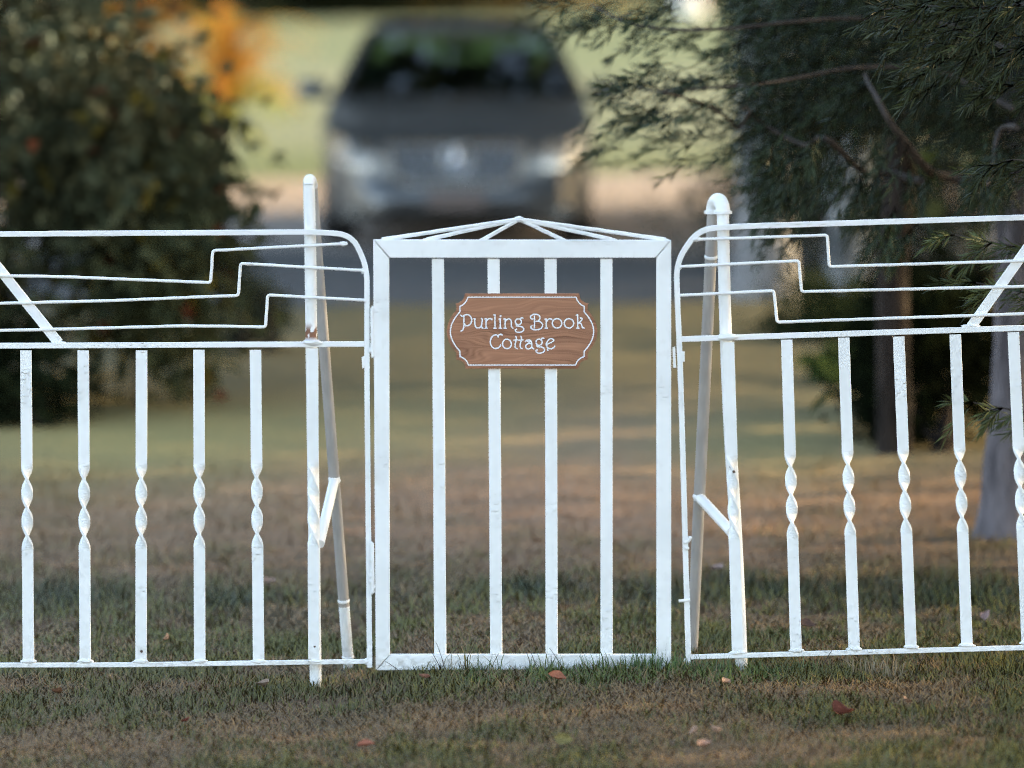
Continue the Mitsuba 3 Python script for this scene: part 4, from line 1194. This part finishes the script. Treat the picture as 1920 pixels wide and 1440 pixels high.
shrub('shrub', 'low dark shrub at the left edge below the big bush', p_, p_ + [-0.25, 0.3, 0.15], (0.34, 0.4, 0.24), 1700, 0.075, 0.036,
      [(0.012, 0.016, 0.010), (0.022, 0.030, 0.015), (0.04, 0.05, 0.022)], r4, stems=3)

# --- strap leaved plants in the sun, orange set in the leaf colour
r5 = np.random.default_rng(25)


def strap_plant(label, base, n, L, col0, col1, spread, rise, lit=None):
    k = thing('strap_leaf_plant', label, 'plant')
    vs, fs, cs, nv = [], [], [], 0
    for i_ in range(n):
        a = r5.uniform(0, 2 * np.pi)
        l_ = L * r5.uniform(0.6, 1.1)
        e = r5.uniform(*rise)
        s = np.linspace(0, 1, 8)
        hgt = r5.uniform(0, spread)
        pos = np.asarray(base) + [0, 0, hgt]
        out = np.array([math.cos(a), math.sin(a), 0])
        path = pos + out * (l_ * math.cos(e) * s)[:, None] + np.array([0, 0, 1.0]) * (l_ * (math.sin(e) * s - 0.55 * s ** 2.4))[:, None]
        w = 0.042 * np.sin(np.pi * (0.12 + 0.88 * s)) ** 0.8
        sd = np.array([-math.sin(a), math.cos(a), 0.15])
        v = np.concatenate([path - sd * w[:, None], path + [0, 0, -0.012], path + sd * w[:, None]])
        j_ = np.arange(7)
        f = np.vstack([np.stack([j_, j_ + 1, j_ + 9], 1), np.stack([j_, j_ + 9, j_ + 8], 1), np.stack([j_ + 8, j_ + 9, j_ + 17], 1), np.stack([j_ + 8, j_ + 17, j_ + 16], 1)])
        u = r5.random()
        vs.append(v); fs.append(f + nv); nv += len(v)
        cs.append(np.tile(np.array(col0) * (1 - u) + np.array(col1) * u, (len(v), 1)))
    put('leaves', (np.vstack(vs), np.vstack(fs)), 'leaf', k, smooth=True, color=np.vstack(cs), **STUFF)
    put('stem', limb([np.asarray(base) - [0, 0, 1.6], np.asarray(base) - [0.03, 0, 0.5], np.asarray(base) + [0, 0, spread]], 0.05, 0.03, 16, 10), 'dark_bark', k, smooth=60)


b_ = at(418, 205, 29.5)
strap_plant('sunlit strap leaved plant with orange gold leaves beside the left bush', b_, 90, 1.0, (0.60, 0.30, 0.08), (0.58, 0.43, 0.10), 0.5, (0.5, 1.45))
b_ = at(255, 120, 30.5)
strap_plant('strap leaved plant with rusty leaves above the left bush', b_, 60, 1.0, (0.42, 0.13, 0.05), (0.30, 0.26, 0.06), 0.6, (0.0, 1.3))
b_ = at(425, 230, 31.0)
strap_plant('low yellow green strap leaved plant between bush and car', b_, 46, 0.95, (0.36, 0.38, 0.06), (0.24, 0.29, 0.06), 0.25, (0.1, 0.9))

# --- far side of the lawn
r6 = np.random.default_rng(26)
for nm, px, py, half_, top, cols, n_ in (
        ('dense dark green tree mass beyond the lawn left of the car', 560, 40, 2.4, 3.6, [(0.010, 0.013, 0.007), (0.022, 0.026, 0.012), (0.04, 0.045, 0.018)], 7000),
        ('russet brown shrub beyond the lawn behind the car roof', 850, 33, 2.6, 3.0, [(0.16, 0.105, 0.045), (0.25, 0.16, 0.06), (0.42, 0.27, 0.06)], 7000),
        ('pale green tree beyond the lawn at the top right', 1390, 20, 2.2, 2.4, [(0.06, 0.07, 0.025), (0.10, 0.11, 0.04), (0.16, 0.15, 0.06)], 7000),
        ('dark tree beyond the lawn at the far left', 150, 40, 3.0, 4.5, [(0.012, 0.016, 0.008), (0.024, 0.030, 0.014), (0.05, 0.055, 0.02)], 6000),
        ('dark tree beyond the lawn at the far right', 1850, 20, 3.0, 4.5, [(0.012, 0.016, 0.008), (0.024, 0.030, 0.014), (0.05, 0.055, 0.02)], 6000)):
    g_ = on_ground(px, py)
    base = g_ + [0, 1.5, 0]
    kk = shrub('far_tree' if 'tree' in nm else 'far_shrub', nm, base, base + [0, 0.4, top * 0.52], (half_, 1.6, top * 0.52), n_, 0.26, 0.13, cols, r6, stems=4, nclump=60,
               cat='tree' if 'tree' in nm else 'shrub')
    if 'tree' in nm:
        hx = float(np.clip(base[0] * 1.5, -16, 16))
        m_, c_ = crown(9000, (hx, base[1] + 18, 12.5), (8.5, 4.0, 10.5), 0.75, 0.42, [(0.02, 0.024, 0.012), (0.045, 0.048, 0.022), (0.085, 0.075, 0.035)], r6, 90)
        put('leaves', m_, 'leaf', kk, smooth=False, color=c_, **STUFF)
        put('trunk', limb([base + [hx - base[0], 18, -0.1], base + [hx - base[0] + .2, 18, 5], base + [hx - base[0], 18, 14]], 0.32, 0.12, 20, 12), 'dark_bark', kk, smooth=60)
ang_ = r6.uniform(-1.9, 1.9, 16000)
rad_ = r6.uniform(118, 150, 16000)
P6 = np.stack([rad_ * np.sin(ang_), rad_ * np.cos(ang_) - 8, 0 * rad_], 1)
top6 = 19 + 10 * meshkit.noise(np.stack([ang_ * 14, rad_ * 0.05, ang_ * 0], -1), 8)
P6[:, 2] = ground_z(P6[:, 0], P6[:, 1]) + top6 * r6.random(16000) ** 0.8
m_, c_ = broad_leaves(P6, norm(r6.normal(size=(16000, 3))), r6.uniform(1.2, 2.4, 16000), r6.uniform(0.8, 1.4, 16000),
                      ramp([(0.014, 0.018, 0.009), (0.03, 0.035, 0.016), (0.06, 0.06, 0.028)], r6.random(16000)), r6)
put('woodland', m_, 'leaf', smooth=False, color=c_, label='far dark woodland closing the view beyond the lawn', category='woodland', kind='stuff')
g_ = on_ground(1292, 34)
k = thing('bright_spot_blob', 'white rounded boulder at the top edge on the far lawn', 'standin')
scene[k] = mikit.ply(blob(g_ + [0, 0, 0.10], (0.26, 0.26, 0.30), 3, 3, 0.2), 'bright_spot_white', smooth=True)  # added white blob standing in for a small bright spot of light
